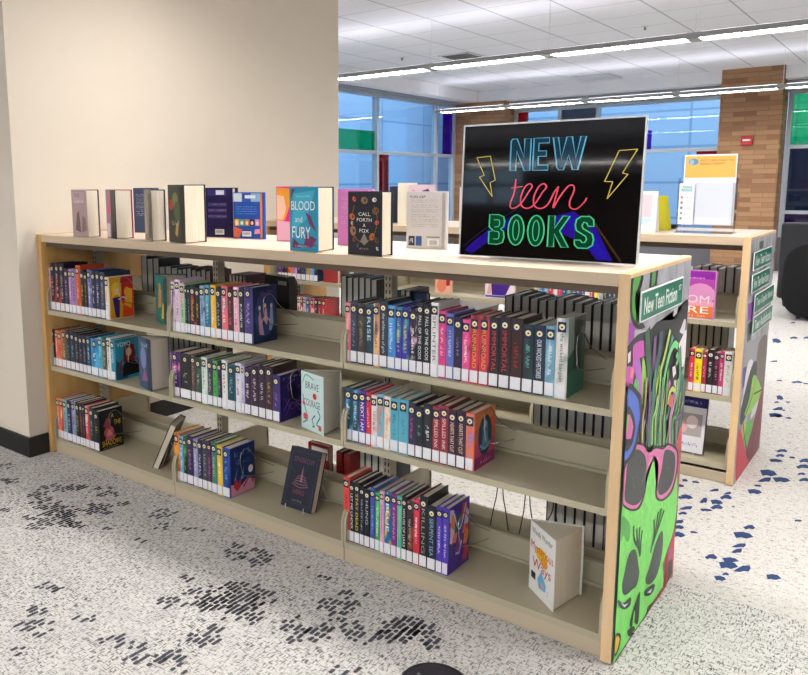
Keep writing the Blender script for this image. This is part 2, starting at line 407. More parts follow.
 [-0.2177,0.0218,0.17,"e03850","703060","ffffff","~","rose to purple"],
 [-0.1959,0.0315,0.17,"f8e020","f0d010","404030","~","bright yellow"],
 [-0.1644,0.0195,0.17,"a02848","c03858","f0d0d8","~","crimson"],
 [-0.1449,0.027,0.171,"181818","282828","f0f0f0","~","black and white"],
 [-0.1179,0.023,0.17,"401c30","802850","f0b0c0","~","wine"],
 [-0.0949,0.019,0.177,"d03878","b02860","ffffff","~","raspberry"],
 [-0.0759,0.0339,0.17,"e8e8e4","d8dcd8","909890","~","white"]]),
('top shelf of the rear bookcase, above the grey page edges',0.727,1.642,[
 [-0.9604,0.0237,0.17,"f0f0e8","d83840","ffffff","~","cream"],
 [-0.9368,0.0245,0.17,"3080b0","e8e0e0","ffffff","~","blue"],
 [-0.9123,0.0233,0.17,"60b0d0","e04050","ffffff","~","sky blue"],
 [-0.8889,0.0241,0.17,"d83840","305090","ffffff","~","red"],
 [-0.8648,0.023,0.17,"e8e0e0","60a060","ffffff","~","off white"],
 [-0.8418,0.0237,0.17,"e04050","2058a0","ffffff","~","rose red"],
 [-0.8181,0.0226,0.17,"305090","304890","ffffff","~","denim blue"],
 [-0.7955,0.0234,0.17,"60a060","2050a0","ffffff","~","green"],
 [-0.7721,0.0223,0.17,"2058a0","e8e8f0","ffffff","~","cobalt"],
 [-0.7498,0.023,0.17,"304890","d84848","ffffff","~","dusk blue"],
 [-0.7268,0.022,0.17,"2050a0","f0e040","ffffff","~","marine blue"],
 [-0.7048,0.0227,0.17,"e8e8f0","c8c8c8","ffffff","~","white"],
 [-0.6821,0.0216,0.17,"d84848","303038","ffffff","~","brick"],
 [-0.6605,0.0224,0.17,"f0e040","404048","ffffff","~","lemon yellow"],
 [-0.6381,0.0213,0.17,"c8c8c8","383840","ffffff","~","light grey"],
 [-0.6168,0.022,0.17,"303038","f0f0e8","ffffff","~","black"],
 [-0.5948,0.021,0.17,"404048","3080b0","ffffff","~","charcoal"],
 [-0.5738,0.0217,0.17,"383840","60b0d0","ffffff","~","dark grey"]])]
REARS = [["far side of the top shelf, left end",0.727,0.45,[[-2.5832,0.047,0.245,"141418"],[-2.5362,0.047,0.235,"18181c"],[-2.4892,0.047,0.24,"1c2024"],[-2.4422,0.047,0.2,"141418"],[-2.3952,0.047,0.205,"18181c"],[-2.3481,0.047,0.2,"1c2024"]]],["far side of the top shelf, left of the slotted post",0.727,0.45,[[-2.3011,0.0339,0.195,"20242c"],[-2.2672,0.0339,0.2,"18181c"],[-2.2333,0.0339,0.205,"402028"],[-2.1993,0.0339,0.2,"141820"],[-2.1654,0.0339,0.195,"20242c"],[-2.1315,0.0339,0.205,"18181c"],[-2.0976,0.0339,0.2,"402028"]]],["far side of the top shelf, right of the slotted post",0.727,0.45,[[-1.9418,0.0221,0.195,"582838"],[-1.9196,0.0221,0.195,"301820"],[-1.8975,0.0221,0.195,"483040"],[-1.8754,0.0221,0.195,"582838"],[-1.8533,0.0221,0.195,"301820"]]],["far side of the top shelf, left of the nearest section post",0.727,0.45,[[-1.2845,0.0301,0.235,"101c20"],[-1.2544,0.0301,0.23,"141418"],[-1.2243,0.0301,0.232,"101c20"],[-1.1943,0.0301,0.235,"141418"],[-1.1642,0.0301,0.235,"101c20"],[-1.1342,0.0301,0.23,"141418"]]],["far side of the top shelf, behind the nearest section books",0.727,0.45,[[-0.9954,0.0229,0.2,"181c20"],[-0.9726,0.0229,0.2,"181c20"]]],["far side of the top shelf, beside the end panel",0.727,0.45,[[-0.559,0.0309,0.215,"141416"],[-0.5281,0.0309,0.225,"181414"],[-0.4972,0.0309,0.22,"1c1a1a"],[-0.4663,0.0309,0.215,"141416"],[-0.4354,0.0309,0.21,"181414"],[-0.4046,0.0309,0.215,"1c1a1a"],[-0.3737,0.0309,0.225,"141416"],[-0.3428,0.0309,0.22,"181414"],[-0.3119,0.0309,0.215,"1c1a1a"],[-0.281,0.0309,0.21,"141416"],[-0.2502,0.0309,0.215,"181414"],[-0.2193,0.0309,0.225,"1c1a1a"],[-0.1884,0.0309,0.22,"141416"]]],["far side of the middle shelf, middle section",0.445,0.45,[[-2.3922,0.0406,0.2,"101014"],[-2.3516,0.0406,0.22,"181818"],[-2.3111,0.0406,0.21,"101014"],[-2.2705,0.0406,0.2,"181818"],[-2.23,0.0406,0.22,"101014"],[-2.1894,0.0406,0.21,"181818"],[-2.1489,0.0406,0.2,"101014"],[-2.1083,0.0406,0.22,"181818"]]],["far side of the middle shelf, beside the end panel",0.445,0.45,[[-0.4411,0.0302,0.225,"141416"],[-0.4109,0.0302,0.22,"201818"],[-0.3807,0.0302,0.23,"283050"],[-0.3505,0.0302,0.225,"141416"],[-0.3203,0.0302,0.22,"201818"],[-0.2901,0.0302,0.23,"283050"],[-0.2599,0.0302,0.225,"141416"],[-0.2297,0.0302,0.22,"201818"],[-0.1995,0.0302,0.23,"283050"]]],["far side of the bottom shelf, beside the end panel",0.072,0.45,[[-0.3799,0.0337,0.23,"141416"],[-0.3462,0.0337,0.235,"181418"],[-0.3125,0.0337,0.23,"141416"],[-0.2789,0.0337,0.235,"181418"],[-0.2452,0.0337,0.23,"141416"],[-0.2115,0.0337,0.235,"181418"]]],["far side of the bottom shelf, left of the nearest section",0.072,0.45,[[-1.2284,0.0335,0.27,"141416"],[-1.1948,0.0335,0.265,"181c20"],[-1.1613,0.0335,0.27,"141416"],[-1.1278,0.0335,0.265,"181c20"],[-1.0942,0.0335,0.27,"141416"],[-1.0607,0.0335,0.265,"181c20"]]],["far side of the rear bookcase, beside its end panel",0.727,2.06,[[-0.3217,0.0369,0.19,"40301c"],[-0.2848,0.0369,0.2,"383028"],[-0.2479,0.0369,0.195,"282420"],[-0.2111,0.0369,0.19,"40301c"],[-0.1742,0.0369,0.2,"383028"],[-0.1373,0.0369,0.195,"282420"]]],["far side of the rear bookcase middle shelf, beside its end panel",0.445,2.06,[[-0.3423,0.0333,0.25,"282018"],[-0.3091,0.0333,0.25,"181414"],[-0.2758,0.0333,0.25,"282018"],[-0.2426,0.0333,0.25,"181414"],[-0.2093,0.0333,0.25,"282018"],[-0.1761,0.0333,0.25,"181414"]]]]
STANDS = [["T1",1.1,[-2.5454,0.0385,-2.401,-0.002,-2.3997,0.0741],0.215],["T2",1.1,[-2.3248,0.0698,-2.189,0.006,-2.176,0.0893],0.215],["T4",1.1,[-2.0853,0.0949,-1.952,0.026,-1.9366,0.0749],0.215],["T5",1.1,[-1.8862,0.0623,-1.738,0.017,-1.7471,0.1307],0.235],["T9",1.1,[-1.2012,0.0455,-1.053,0.022,-1.0811,0.1354],0.225],["T11",1.1,[-0.9345,0.0373,-0.787,0.01,-0.7889,0.0735],0.21],["F1",0.727,[-2.0938,0.1451,-1.962,0.098,-1.973,0.2159],0.215],["F2",0.445,[-2.1147,0.0553,-1.987,-0.002,-1.9864,0.1113],0.23],["F3",0.445,[-1.1644,0.0553,-1.033,0.007,-1.0477,0.1325],0.215],["F4",0.072,[-0.3011,0.1387,-0.184,0.045,-0.159,0.1866],0.225]]
MURAL1 = [["p","26282a",[[0.603,0.959],[0.509,0.94],[0.447,0.917],[0.285,0.936],[0.2,0.922],[0.107,0.912],[0.004,0.909],[-0.002,0.899],[0.007,0.793],[0.152,0.658],[0.149,0.598],[0.564,0.467],[0.592,0.565],[0.593,0.655],[0.607,0.751],[0.606,0.85]]],["p","e4e2e6",[[0.61,0.857],[0.55,0.839],[0.523,0.82],[0.563,0.784],[0.568,0.749],[0.608,0.749]]],["p","d8d4dc",[[0.572,0.899],[0.541,0.879],[0.527,0.865],[0.583,0.853],[0.592,0.891]]],["p","7a8a88",[[0.61,0.741],[0.56,0.721],[0.574,0.659],[0.606,0.662]]],["p","d0ccd4",[[0.439,0.95],[0.489,0.952],[0.477,0.931],[0.436,0.927]]],["p","a84cb0",[[0.006,0.97],[0.058,0.959],[0.054,0.921],[0.012,0.912],[0.0,0.946]]],["p","26282a",[[0.004,1.095],[0.024,1.099],[0.103,1.095],[0.1,1.063],[0.075,1.038],[0.078,1.002],[0.112,0.961],[0.149,0.939],[0.089,0.942],[0.034,0.966],[0.005,1.008],[0.003,1.047]]],["p","5aa04a",[[0.027,1.095],[0.086,1.093],[0.068,1.063],[0.044,1.038],[0.053,1.001],[0.097,0.967],[0.094,0.954],[0.051,0.973],[0.024,1.005],[0.02,1.049]]],["p","26282a",[[0.168,1.093],[0.246,1.093],[0.237,1.045],[0.166,1.045]]],["p","5a9a50",[[0.188,1.09],[0.226,1.09],[0.219,1.047],[0.185,1.047]]],["p","c0bec6",[[0.056,0.945],[0.151,0.93],[0.155,0.909],[0.055,0.913]]],["r","26282a",[[0.003,0.894],[0.044,0.904],[0.107,0.912],[0.248,0.9]],0.016],["p","cc58b8",[[0.051,0.903],[0.156,0.899],[0.182,0.858],[0.104,0.855],[0.071,0.82],[0.058,0.782],[0.002,0.805],[0.001,0.854],[0.054,0.848]]],["p","ece4ec",[[0.007,0.889],[0.031,0.893],[0.032,0.864],[0.011,0.862]]],["p","b468c8",[[0.099,0.868],[0.133,0.824],[0.158,0.76],[0.16,0.691],[0.135,0.723],[0.113,0.77],[0.075,0.836]]],["p","a4d860",[[0.144,0.856],[0.183,0.806],[0.187,0.754],[0.162,0.716],[0.142,0.806]]],["p","58c858",[[0.065,0.782],[0.083,0.807],[0.112,0.791],[0.122,0.751]]],["p","e88898",[[0.031,0.818],[0.039,0.847],[0.066,0.837],[0.06,0.812]]],["r","26282a",[[0.149,0.711],[0.149,0.676],[0.156,0.675],[0.139,0.612]],0.01085],["r","b08a98",[[0.149,0.711],[0.149,0.676],[0.156,0.675],[0.139,0.612]],0.007],["r","26282a",[[0.181,0.742],[0.181,0.686],[0.17,0.671],[0.154,0.606]],0.012400000000000001],["r","78a860",[[0.181,0.742],[0.181,0.686],[0.17,0.671],[0.154,0.606]],0.008],["r","26282a",[[0.217,0.721],[0.207,0.662],[0.188,0.649],[0.176,0.597]],0.012400000000000001],["r","c8a0c8",[[0.217,0.721],[0.207,0.662],[0.188,0.649],[0.176,0.597]],0.008],["r","26282a",[[0.23,0.766],[0.236,0.672],[0.214,0.66],[0.204,0.583]],0.012400000000000001],["r","8a7a3c",[[0.23,0.766],[0.236,0.672],[0.214,0.66],[0.204,0.583]],0.008],["r","26282a",[[0.165,0.928],[0.195,0.838],[0.234,0.743],[0.238,0.663],[0.229,0.576]],0.027899999999999998],["r","3c6850",[[0.165,0.928],[0.195,0.838],[0.234,0.743],[0.238,0.663],[0.229,0.576]],0.018],["r","26282a",[[0.251,0.897],[0.25,0.828],[0.257,0.738],[0.231,0.647],[0.214,0.58]],0.018600000000000002],["r","7a4a88",[[0.251,0.897],[0.25,0.828],[0.257,0.738],[0.231,0.647],[0.214,0.58]],0.012],["r","26282a",[[0.31,0.901],[0.304,0.84],[0.271,0.78],[0.274,0.69],[0.263,0.63],[0.256,0.564]],0.024800000000000003],["r","3c5c68",[[0.31,0.901],[0.304,0.84],[0.271,0.78],[0.274,0.69],[0.263,0.63],[0.256,0.564]],0.016],["r","26282a",[[0.312,0.798],[0.28,0.733],[0.272,0.659],[0.266,0.561]],0.012400000000000001],["r","88c868",[[0.312,0.798],[0.28,0.733],[0.272,0.659],[0.266,0.561]],0.008],["r","26282a",[[0.406,0.891],[0.358,0.817],[0.299,0.752],[0.271,0.664],[0.255,0.632],[0.25,0.566]],0.015500000000000002],["r","b8d860",[[0.406,0.891],[0.358,0.817],[0.299,0.752],[0.271,0.664],[0.255,0.632],[0.25,0.566]],0.01],["r","26282a",[[0.438,0.867],[0.398,0.8],[0.352,0.718],[0.298,0.639],[0.3,0.552]],0.018600000000000002],["r","489898",[[0.438,0.867],[0.398,0.8],[0.352,0.718],[0.298,0.639],[0.3,0.552]],0.012],["r","26282a",[[0.421,0.768],[0.368,0.677],[0.339,0.629],[0.323,0.55]],0.018600000000000002],["r","2c7060",[[0.421,0.768],[0.368,0.677],[0.339,0.629],[0.323,0.55]],0.012],["r","26282a",[[0.505,0.823],[0.464,0.837],[0.418,0.82],[0.378,0.767],[0.351,0.681],[0.345,0.637],[0.345,0.544]],0.01705],["r","78d888",[[0.505,0.823],[0.464,0.837],[0.418,0.82],[0.378,0.767],[0.351,0.681],[0.345,0.637],[0.345,0.544]],0.011],["r","26282a",[[0.408,0.752],[0.383,0.683],[0.372,0.621],[0.373,0.536]],0.01085],["r","d0c890",[[0.408,0.752],[0.383,0.683],[0.372,0.621],[0.373,0.536]],0.007],["r","26282a",[[0.439,0.725],[0.402,0.684],[0.393,0.615],[0.383,0.618],[0.398,0.529]],0.01705],["r","c878c0",[[0.439,0.725],[0.402,0.684],[0.393,0.615],[0.383,0.618],[0.398,0.529]],0.011],["r","26282a",[[0.524,0.815],[0.551,0.723],[0.537,0.629],[0.504,0.578],[0.477,0.509]],0.018600000000000002],["r","58a070",[[0.524,0.815],[0.551,0.723],[0.537,0.629],[0.504,0.578],[0.477,0.509]],0.012],["r","26282a",[[0.583,0.717],[0.581,0.628],[0.57,0.561],[0.543,0.483]],0.02015],["r","4c7c70",[[0.583,0.717],[0.581,0.628],[0.57,0.561],[0.543,0.483]],0.013],["r","26282a",[[0.53,0.713],[0.522,0.656],[0.46,0.589],[0.436,0.521]],0.01085],["r","a0d878",[[0.53,0.713],[0.522,0.656],[0.46,0.589],[0.436,0.521]],0.007],["r","26282a",[[0.602,0.698],[0.61,0.621],[0.6,0.564],[0.583,0.477]],0.0217],["r","506868",[[0.602,0.698],[0.61,0.621],[0.6,0.564],[0.583,0.477]],0.014],["r","26282a",[[0.574,0.659],[0.553,0.595],[0.525,0.563],[0.508,0.498]],0.013949999999999999],["r","68b070",[[0.574,0.659],[0.553,0.595],[0.525,0.563],[0.508,0.498]],0.009],["r","26282a",[[0.371,0.725],[0.349,0.669],[0.314,0.63],[0.324,0.552]],0.012748109397738044],["r","3c8068",[[0.371,0.725],[0.349,0.669],[0.314,0.63],[0.324,0.552]],0.008224586708218093],["r","26282a",[[0.235,0.736],[0.229,0.688],[0.211,0.656],[0.219,0.581]],0.010507193578595048],["r","a0d878",[[0.235,0.736],[0.229,0.688],[0.211,0.656],[0.219,0.581]],0.006778834566835515],["r","26282a",[[0.305,0.711],[0.286,0.67],[0.255,0.645],[0.263,0.569]],0.011983560509700772],["r","68b070",[[0.305,0.711],[0.286,0.67],[0.255,0.645],[0.263,0.569]],0.007731329361097272],["r","26282a",[[0.339,0.709],[0.321,0.664],[0.291,0.636],[0.3,0.558]],0.010274177170316586],["r","785090",[[0.339,0.709],[0.321,0.664],[0.291,0.636],[0.3,0.558]],0.006628501400204249],["r","26282a",[[0.35,0.757],[0.354,0.682],[0.346,0.623],[0.355,0.543]],0.012521529257269853],["r","68b070",[[0.35,0.757],[0.354,0.682],[0.346,0.623],[0.355,0.543]],0.008078405972432163],["r","26282a",[[0.265,0.775],[0.27,0.701],[0.264,0.643],[0.272,0.566]],0.011701831933249002],["r","507868",[[0.265,0.775],[0.27,0.701],[0.264,0.643],[0.272,0.566]],0.007549568989192904],["r","26282a",[[0.437,0.643],[0.427,0.617],[0.403,0.608],[0.413,0.527]],0.012314499335311462],["r","4c9080",[[0.437,0.643],[0.427,0.617],[0.403,0.608],[0.413,0.527]],0.007944838280846104],["r","26282a",[[0.262,0.795],[0.267,0.712],[0.259,0.644],[0.268,0.567]],0.011409177425484956],["r","4c9080",[[0.262,0.795],[0.267,0.712],[0.259,0.644],[0.268,0.567]],0.007360759629345133],["r","26282a",[[0.572,0.631],[0.535,0.6],[0.485,0.587],[0.496,0.504]],0.010858762443122399],["r","68b070",[[0.572,0.631],[0.535,0.6],[0.485,0.587],[0.496,0.504]],0.0070056531891112255],["r","26282a",[[0.564,0.651],[0.55,0.605],[0.522,0.578],[0.534,0.493]],0.01044509792259024],["r","b8a870",[[0.564,0.651],[0.55,0.605],[0.522,0.578],[0.534,0.493]],0.006738772853284026],["r","26282a",[[0.396,0.767],[0.399,0.681],[0.388,0.612],[0.399,0.531]],0.010274615310275587],["r","88c868",[[0.396,0.767],[0.399,0.681],[0.388,0.612],[0.399,0.531]],0.00662878407114554],["r","26282a",[[0.308,0.709],[0.309,0.664],[0.297,0.635],[0.306,0.557]],0.010406386071661472],["r","68b070",[[0.308,0.709],[0.309,0.664],[0.297,0.635],[0.306,0.557]],0.006713797465588046],["r","26282a",[[0.505,0.698],[0.491,0.637],[0.462,0.593],[0.473,0.51]],0.013131653740185713],["r","c090b8",[[0.505,0.698],[0.491,0.637],[0.462,0.593],[0.473,0.51]],0.008472034671087557],["r","26282a",[[0.478,0.711],[0.471,0.645],[0.45,0.596],[0.461,0.514]],0.01023138682555069],["r","c090b8",[[0.478,0.711],[0.471,0.645],[0.45,0.596],[0.461,0.514]],0.006600894726161736],["r","26282a",[[0.558,0.614],[0.533,0.59],[0.493,0.585],[0.505,0.502]],0.010850541602124425],["r","68b070",[[0.558,0.614],[0.533,0.59],[0.493,0.585],[0.505,0.502]],0.007000349420725435],["r","26282a",[[0.318,0.781],[0.31,0.7],[0.291,0.636],[0.3,0.559]],0.010858001720460805],["r","a0d878",[[0.318,0.781],[0.31,0.7],[0.291,0.636],[0.3,0.559]],0.007005162400297293],["r","26282a",[[0.247,0.772],[0.248,0.703],[0.237,0.65],[0.246,0.574]],0.01044875752386],["r","4c9080",[[0.247,0.772],[0.248,0.703],[0.237,0.65],[0.246,0.574]],0.006741133886361291],["r","26282a",[[0.21,0.771],[0.22,0.705],[0.218,0.655],[0.226,0.579]],0.011564697868411737],["r","785090",[[0.21,0.771],[0.22,0.705],[0.218,0.655],[0.226,0.579]],0.007461095398975314],["r","26282a",[[0.601,0.622],[0.576,0.588],[0.538,0.574],[0.55,0.489]],0.01207723615977115],["r","a0d878",[[0.601,0.622],[0.576,0.588],[0.538,0.574],[0.55,0.489]],0.007791765264368483],["r","26282a",[[0.296,0.709],[0.283,0.669],[0.258,0.645],[0.266,0.568]],0.01240760482801004],["r","a0d878",[[0.296,0.709],[0.283,0.669],[0.258,0.645],[0.266,0.568]],0.008004906340651638],["r","26282a",[[0.621,0.615],[0.582,0.586],[0.529,0.576],[0.541,0.491]],0.01046117604409301],["r","785090",[[0.621,0.615],[0.582,0.586],[0.529,0.576],[0.541,0.491]],0.006749145834898716],["r","26282a",[[0.173,0.791],[0.171,0.723],[0.158,0.67],[0.166,0.596]],0.01098681021805332],["r","b8a870",[[0.173,0.791],[0.171,0.723],[0.158,0.67],[0.166,0.596]],0.007088264656808593],["r","26282a",[[0.412,0.658],[0.422,0.688],[0.453,0.698],[0.49,0.683]],0.012400000000000001],["r","c8e060",[[0.412,0.658],[0.422,0.688],[0.453,0.698],[0.49,0.683]],0.008],["p","d85860",[[0.424,0.679],[0.448,0.683],[0.471,0.654],[0.449,0.64],[0.421,0.656]]],["r","26282a",[[0.479,0.771],[0.502,0.781],[0.489,0.802],[0.474,0.793]],0.01085],["r","68c878",[[0.479,0.771],[0.502,0.781],[0.489,0.802],[0.474,0.793]],0.007],["p","e8e4e8",[[0.437,0.77],[0.471,0.768],[0.486,0.741],[0.454,0.733]]],["p","e8e4e8",[[0.464,0.722],[0.5,0.717],[0.488,0.693]]],["p","c04c58",[[0.543,0.483],[0.604,0.532],[0.614,0.422],[0.644,0.233],[0.594,0.274],[0.609,0.019],[0.577,0.017],[0.507,0.016],[0.541,0.022],[0.509,0.007],[0.36,0.013],[0.313,0.015],[0.424,0.098]]],["p","a8608c",[[0.535,0.135],[0.572,0.125],[0.576,0.092],[0.533,0.101]]],["p","3c4044",[[0.535,0.093],[0.588,0.084],[0.597,0.025],[0.542,0.016]]],["p","78dc68",[[0.017,0.61],[0.149,0.596],[0.255,0.558],[0.399,0.526],[0.565,0.465],[0.576,0.454],[0.582,0.386],[0.6,0.308],[0.614,0.243],[0.605,0.265],[0.585,0.188],[0.516,0.142],[0.475,0.107],[0.492,0.048],[0.482,0.017],[0.472,0.024],[0.374,0.022],[0.318,0.03],[0.314,0.013],[0.199,0.014],[0.102,0.011],[0.007,0.0],[-0.005,0.007],[-0.003,0.095],[0.007,0.196],[0.006,0.301],[0.002,0.452],[0.009,0.462],[0.008,0.551]]],["r","26282a",[[0.576,0.454],[0.582,0.386],[0.6,0.308],[0.614,0.243],[0.605,0.265],[0.585,0.188],[0.516,0.142],[0.475,0.107],[0.492,0.048],[0.482,0.017],[0.472,0.024],[0.374,0.022],[0.318,0.03],[0.314,0.013],[0.199,0.014],[0.102,0.011],[0.007,0.0]],0.004],["p","5cb858",[[0.01,0.436],[0.051,0.417],[0.089,0.382],[0.088,0.342],[0.062,0.348],[0.032,0.377],[0.015,0.366]]],["p","26282a",[[0.077,0.629],[0.176,0.599],[0.236,0.563],[0.299,0.556],[0.391,0.527],[0.43,0.53],[0.533,0.489],[0.581,0.447],[0.578,0.387],[0.53,0.339],[0.437,0.34],[0.365,0.363],[0.328,0.394],[0.329,0.45],[0.324,0.494],[0.3,0.515],[0.275,0.511],[0.238,0.487],[0.219,0.437],[0.175,0.406],[0.098,0.423],[0.022,0.462],[0.002,0.49],[0.001,0.574],[0.004,0.583],[0.03,0.607]]],["p","e078b0",[[0.092,0.616],[0.17,0.593],[0.233,0.555],[0.301,0.548],[0.392,0.52],[0.441,0.519],[0.525,0.484],[0.56,0.453],[0.559,0.393],[0.511,0.35],[0.427,0.35],[0.375,0.367],[0.346,0.392],[0.349,0.444],[0.339,0.494],[0.298,0.524],[0.262,0.517],[0.22,0.493],[0.203,0.444],[0.16,0.416],[0.097,0.43],[0.03,0.464],[0.012,0.486],[0.012,0.566],[0.02,0.576],[0.044,0.598]]],["p","3e4446",[[0.03,0.577],[0.057,0.599],[0.111,0.6],[0.166,0.576],[0.207,0.542],[0.219,0.484],[0.194,0.434],[0.14,0.428],[0.067,0.455],[0.024,0.487],[0.029,0.548]]],["p","3e4446",[[0.398,0.505],[0.422,0.51],[0.49,0.487],[0.537,0.454],[0.541,0.393],[0.496,0.363],[0.415,0.367],[0.366,0.386],[0.352,0.419],[0.381,0.458]]],["p","26282a",[[0.002,0.805],[0.085,0.774],[0.135,0.735],[0.145,0.645],[0.137,0.667],[0.112,0.615],[0.077,0.589],[0.031,0.585],[0.005,0.579],[0.004,0.676]]],["p","5474d8",[[0.003,0.794],[0.067,0.767],[0.11,0.728],[0.133,0.648],[0.118,0.684],[0.104,0.641],[0.068,0.608],[0.007,0.597],[0.005,0.627],[0.058,0.63],[0.085,0.663],[0.07,0.713],[0.074,0.687],[0.005,0.747]]],["p","26282a",[[0.007,0.744],[0.064,0.71],[0.082,0.676],[0.088,0.679],[0.065,0.628],[0.004,0.63]]],["p","e070b0",[[0.017,0.722],[0.05,0.701],[0.068,0.672],[0.066,0.68],[0.055,0.65],[0.036,0.651],[0.007,0.663]]],["p","78c850",[[0.001,0.73],[0.02,0.717],[0.016,0.681],[0.004,0.676]]],["p","44504e",[[0.057,0.253],[0.086,0.295],[0.129,0.297],[0.161,0.276],[0.189,0.225],[0.203,0.192],[0.183,0.163],[0.143,0.169],[0.089,0.177],[0.053,0.197],[0.042,0.229]]],["p","44504e",[[0.428,0.242],[0.449,0.204],[0.445,0.155],[0.406,0.106],[0.344,0.101],[0.289,0.122],[0.275,0.147],[0.315,0.173],[0.367,0.226]]],["r","30503a",[[0.199,0.249],[0.187,0.277],[0.134,0.325],[0.12,0.372]],0.012],["r","30503a",[[0.194,0.26],[0.163,0.314],[0.151,0.352]],0.012],["r","30503a",[[0.198,0.254],[0.181,0.302],[0.182,0.345]],0.012],["r","30503a",[[0.202,0.248],[0.2,0.29],[0.208,0.326]],0.012],["r","30503a",[[0.31,0.214],[0.337,0.261],[0.328,0.315]],0.012],["r","30503a",[[0.313,0.222],[0.347,0.262],[0.372,0.324]],0.012],["r","30503a",[[0.32,0.229],[0.363,0.261],[0.403,0.325]],0.012],["r","30503a",[[0.326,0.237],[0.382,0.269],[0.439,0.307]],0.012],["p","26282a",[[0.013,0.195],[0.065,0.162],[0.129,0.151],[0.126,0.127],[0.075,0.139],[0.023,0.172]]],["p","c8ecf0",[[0.035,0.178],[0.073,0.153],[0.11,0.142],[0.074,0.145]]],["p","26282a",[[0.275,0.109],[0.37,0.087],[0.376,0.068],[0.338,0.065],[0.274,0.09]]],["p","c8ecf0",[[0.297,0.09],[0.351,0.081],[0.337,0.072]]],["p","26282a",[[0.214,0.13],[0.223,0.107],[0.219,0.03],[0.182,0.048],[0.188,0.081],[0.168,0.086],[0.158,0.047],[0.134,0.061],[0.144,0.083],[0.174,0.106]]],["p","26282a",[[0.115,0.053],[0.171,0.041],[0.188,0.022],[0.152,0.031],[0.183,0.01],[0.132,0.028]]],["p","26282a",[[0.005,0.091],[0.032,0.088],[0.054,0.067],[0.043,0.036],[0.007,0.03]]],["p","f0c040",[[0.009,0.085],[0.029,0.079],[0.042,0.064],[0.03,0.043],[0.007,0.039]]]]
MURAL2 = [["p","506850",[[0.185,1.069],[0.292,1.071],[0.285,1.035],[0.198,1.037]]],["p","5040a8",[[0.585,0.989],[0.698,0.998],[0.743,0.923],[0.612,0.931]]],["p","6848a8",[[0.596,0.91],[0.708,0.909],[0.697,0.857],[0.591,0.868]]],["p","8840a8",[[0.025,0.814],[0.166,0.808],[0.156,0.73],[0.054,0.736]]],["p","3c4438",[[0.052,0.721],[0.129,0.725],[0.161,0.613],[0.076,0.627]]],["p","9c9aa4",[[0.232,0.625],[0.612,0.586],[0.688,0.489],[0.284,0.494],[0.067,0.493],[0.068,0.631]]],["p","6c605c",[[0.365,0.581],[0.556,0.595],[0.689,0.501],[0.672,0.298],[0.535,0.315],[0.366,0.433]]],["p","4c3c88",[[0.027,0.533],[0.118,0.526],[0.113,0.441],[0.037,0.436]]],["p","e0dce4",[[0.118,0.526],[0.244,0.524],[0.195,0.434],[0.054,0.389],[0.055,0.357]]],["p","26282a",[[0.202,0.488],[0.336,0.507],[0.358,0.423],[0.195,0.291],[0.072,0.266],[0.047,0.337]]],["p","90c84c",[[0.303,0.446],[0.543,0.326],[0.483,0.292],[0.313,0.273],[0.141,0.293],[0.228,0.35]]],["r","26282a",[[0.336,0.433],[0.31,0.354],[0.145,0.281]],0.008],["r","26282a",[[0.342,0.347],[0.564,0.321]],0.008],["p","d8d8dc",[[0.313,0.273],[0.483,0.292],[0.442,0.242],[0.301,0.23]]],["p","803844",[[0.535,0.315],[0.672,0.298],[0.65,0.118],[0.539,0.001],[0.186,0.023],[0.265,0.102],[0.397,0.206]]],["p","88b848",[[0.64,0.219],[0.701,0.229],[0.743,0.132],[0.666,0.126]]],["p","8c6c4c",[[0.65,0.118],[0.689,0.133],[0.731,-0.029],[0.604,-0.006]]],["p","58b448",[[0.134,0.239],[0.27,0.238],[0.375,0.189],[0.282,0.132],[0.204,0.12]]],["p","c8b848",[[0.101,0.259],[0.199,0.25],[0.177,0.195],[0.139,0.183]]],["r","303030",[[0.103,0.28],[0.202,0.154],[0.316,0.041]],0.012],["r","403034",[[0.574,0.222],[0.428,0.128],[0.381,0.023]],0.014],["p","c83c50",[[0.025,0.257],[0.107,0.213],[0.285,0.051],[0.333,-0.005],[0.056,0.007],[0.02,0.172]]]]
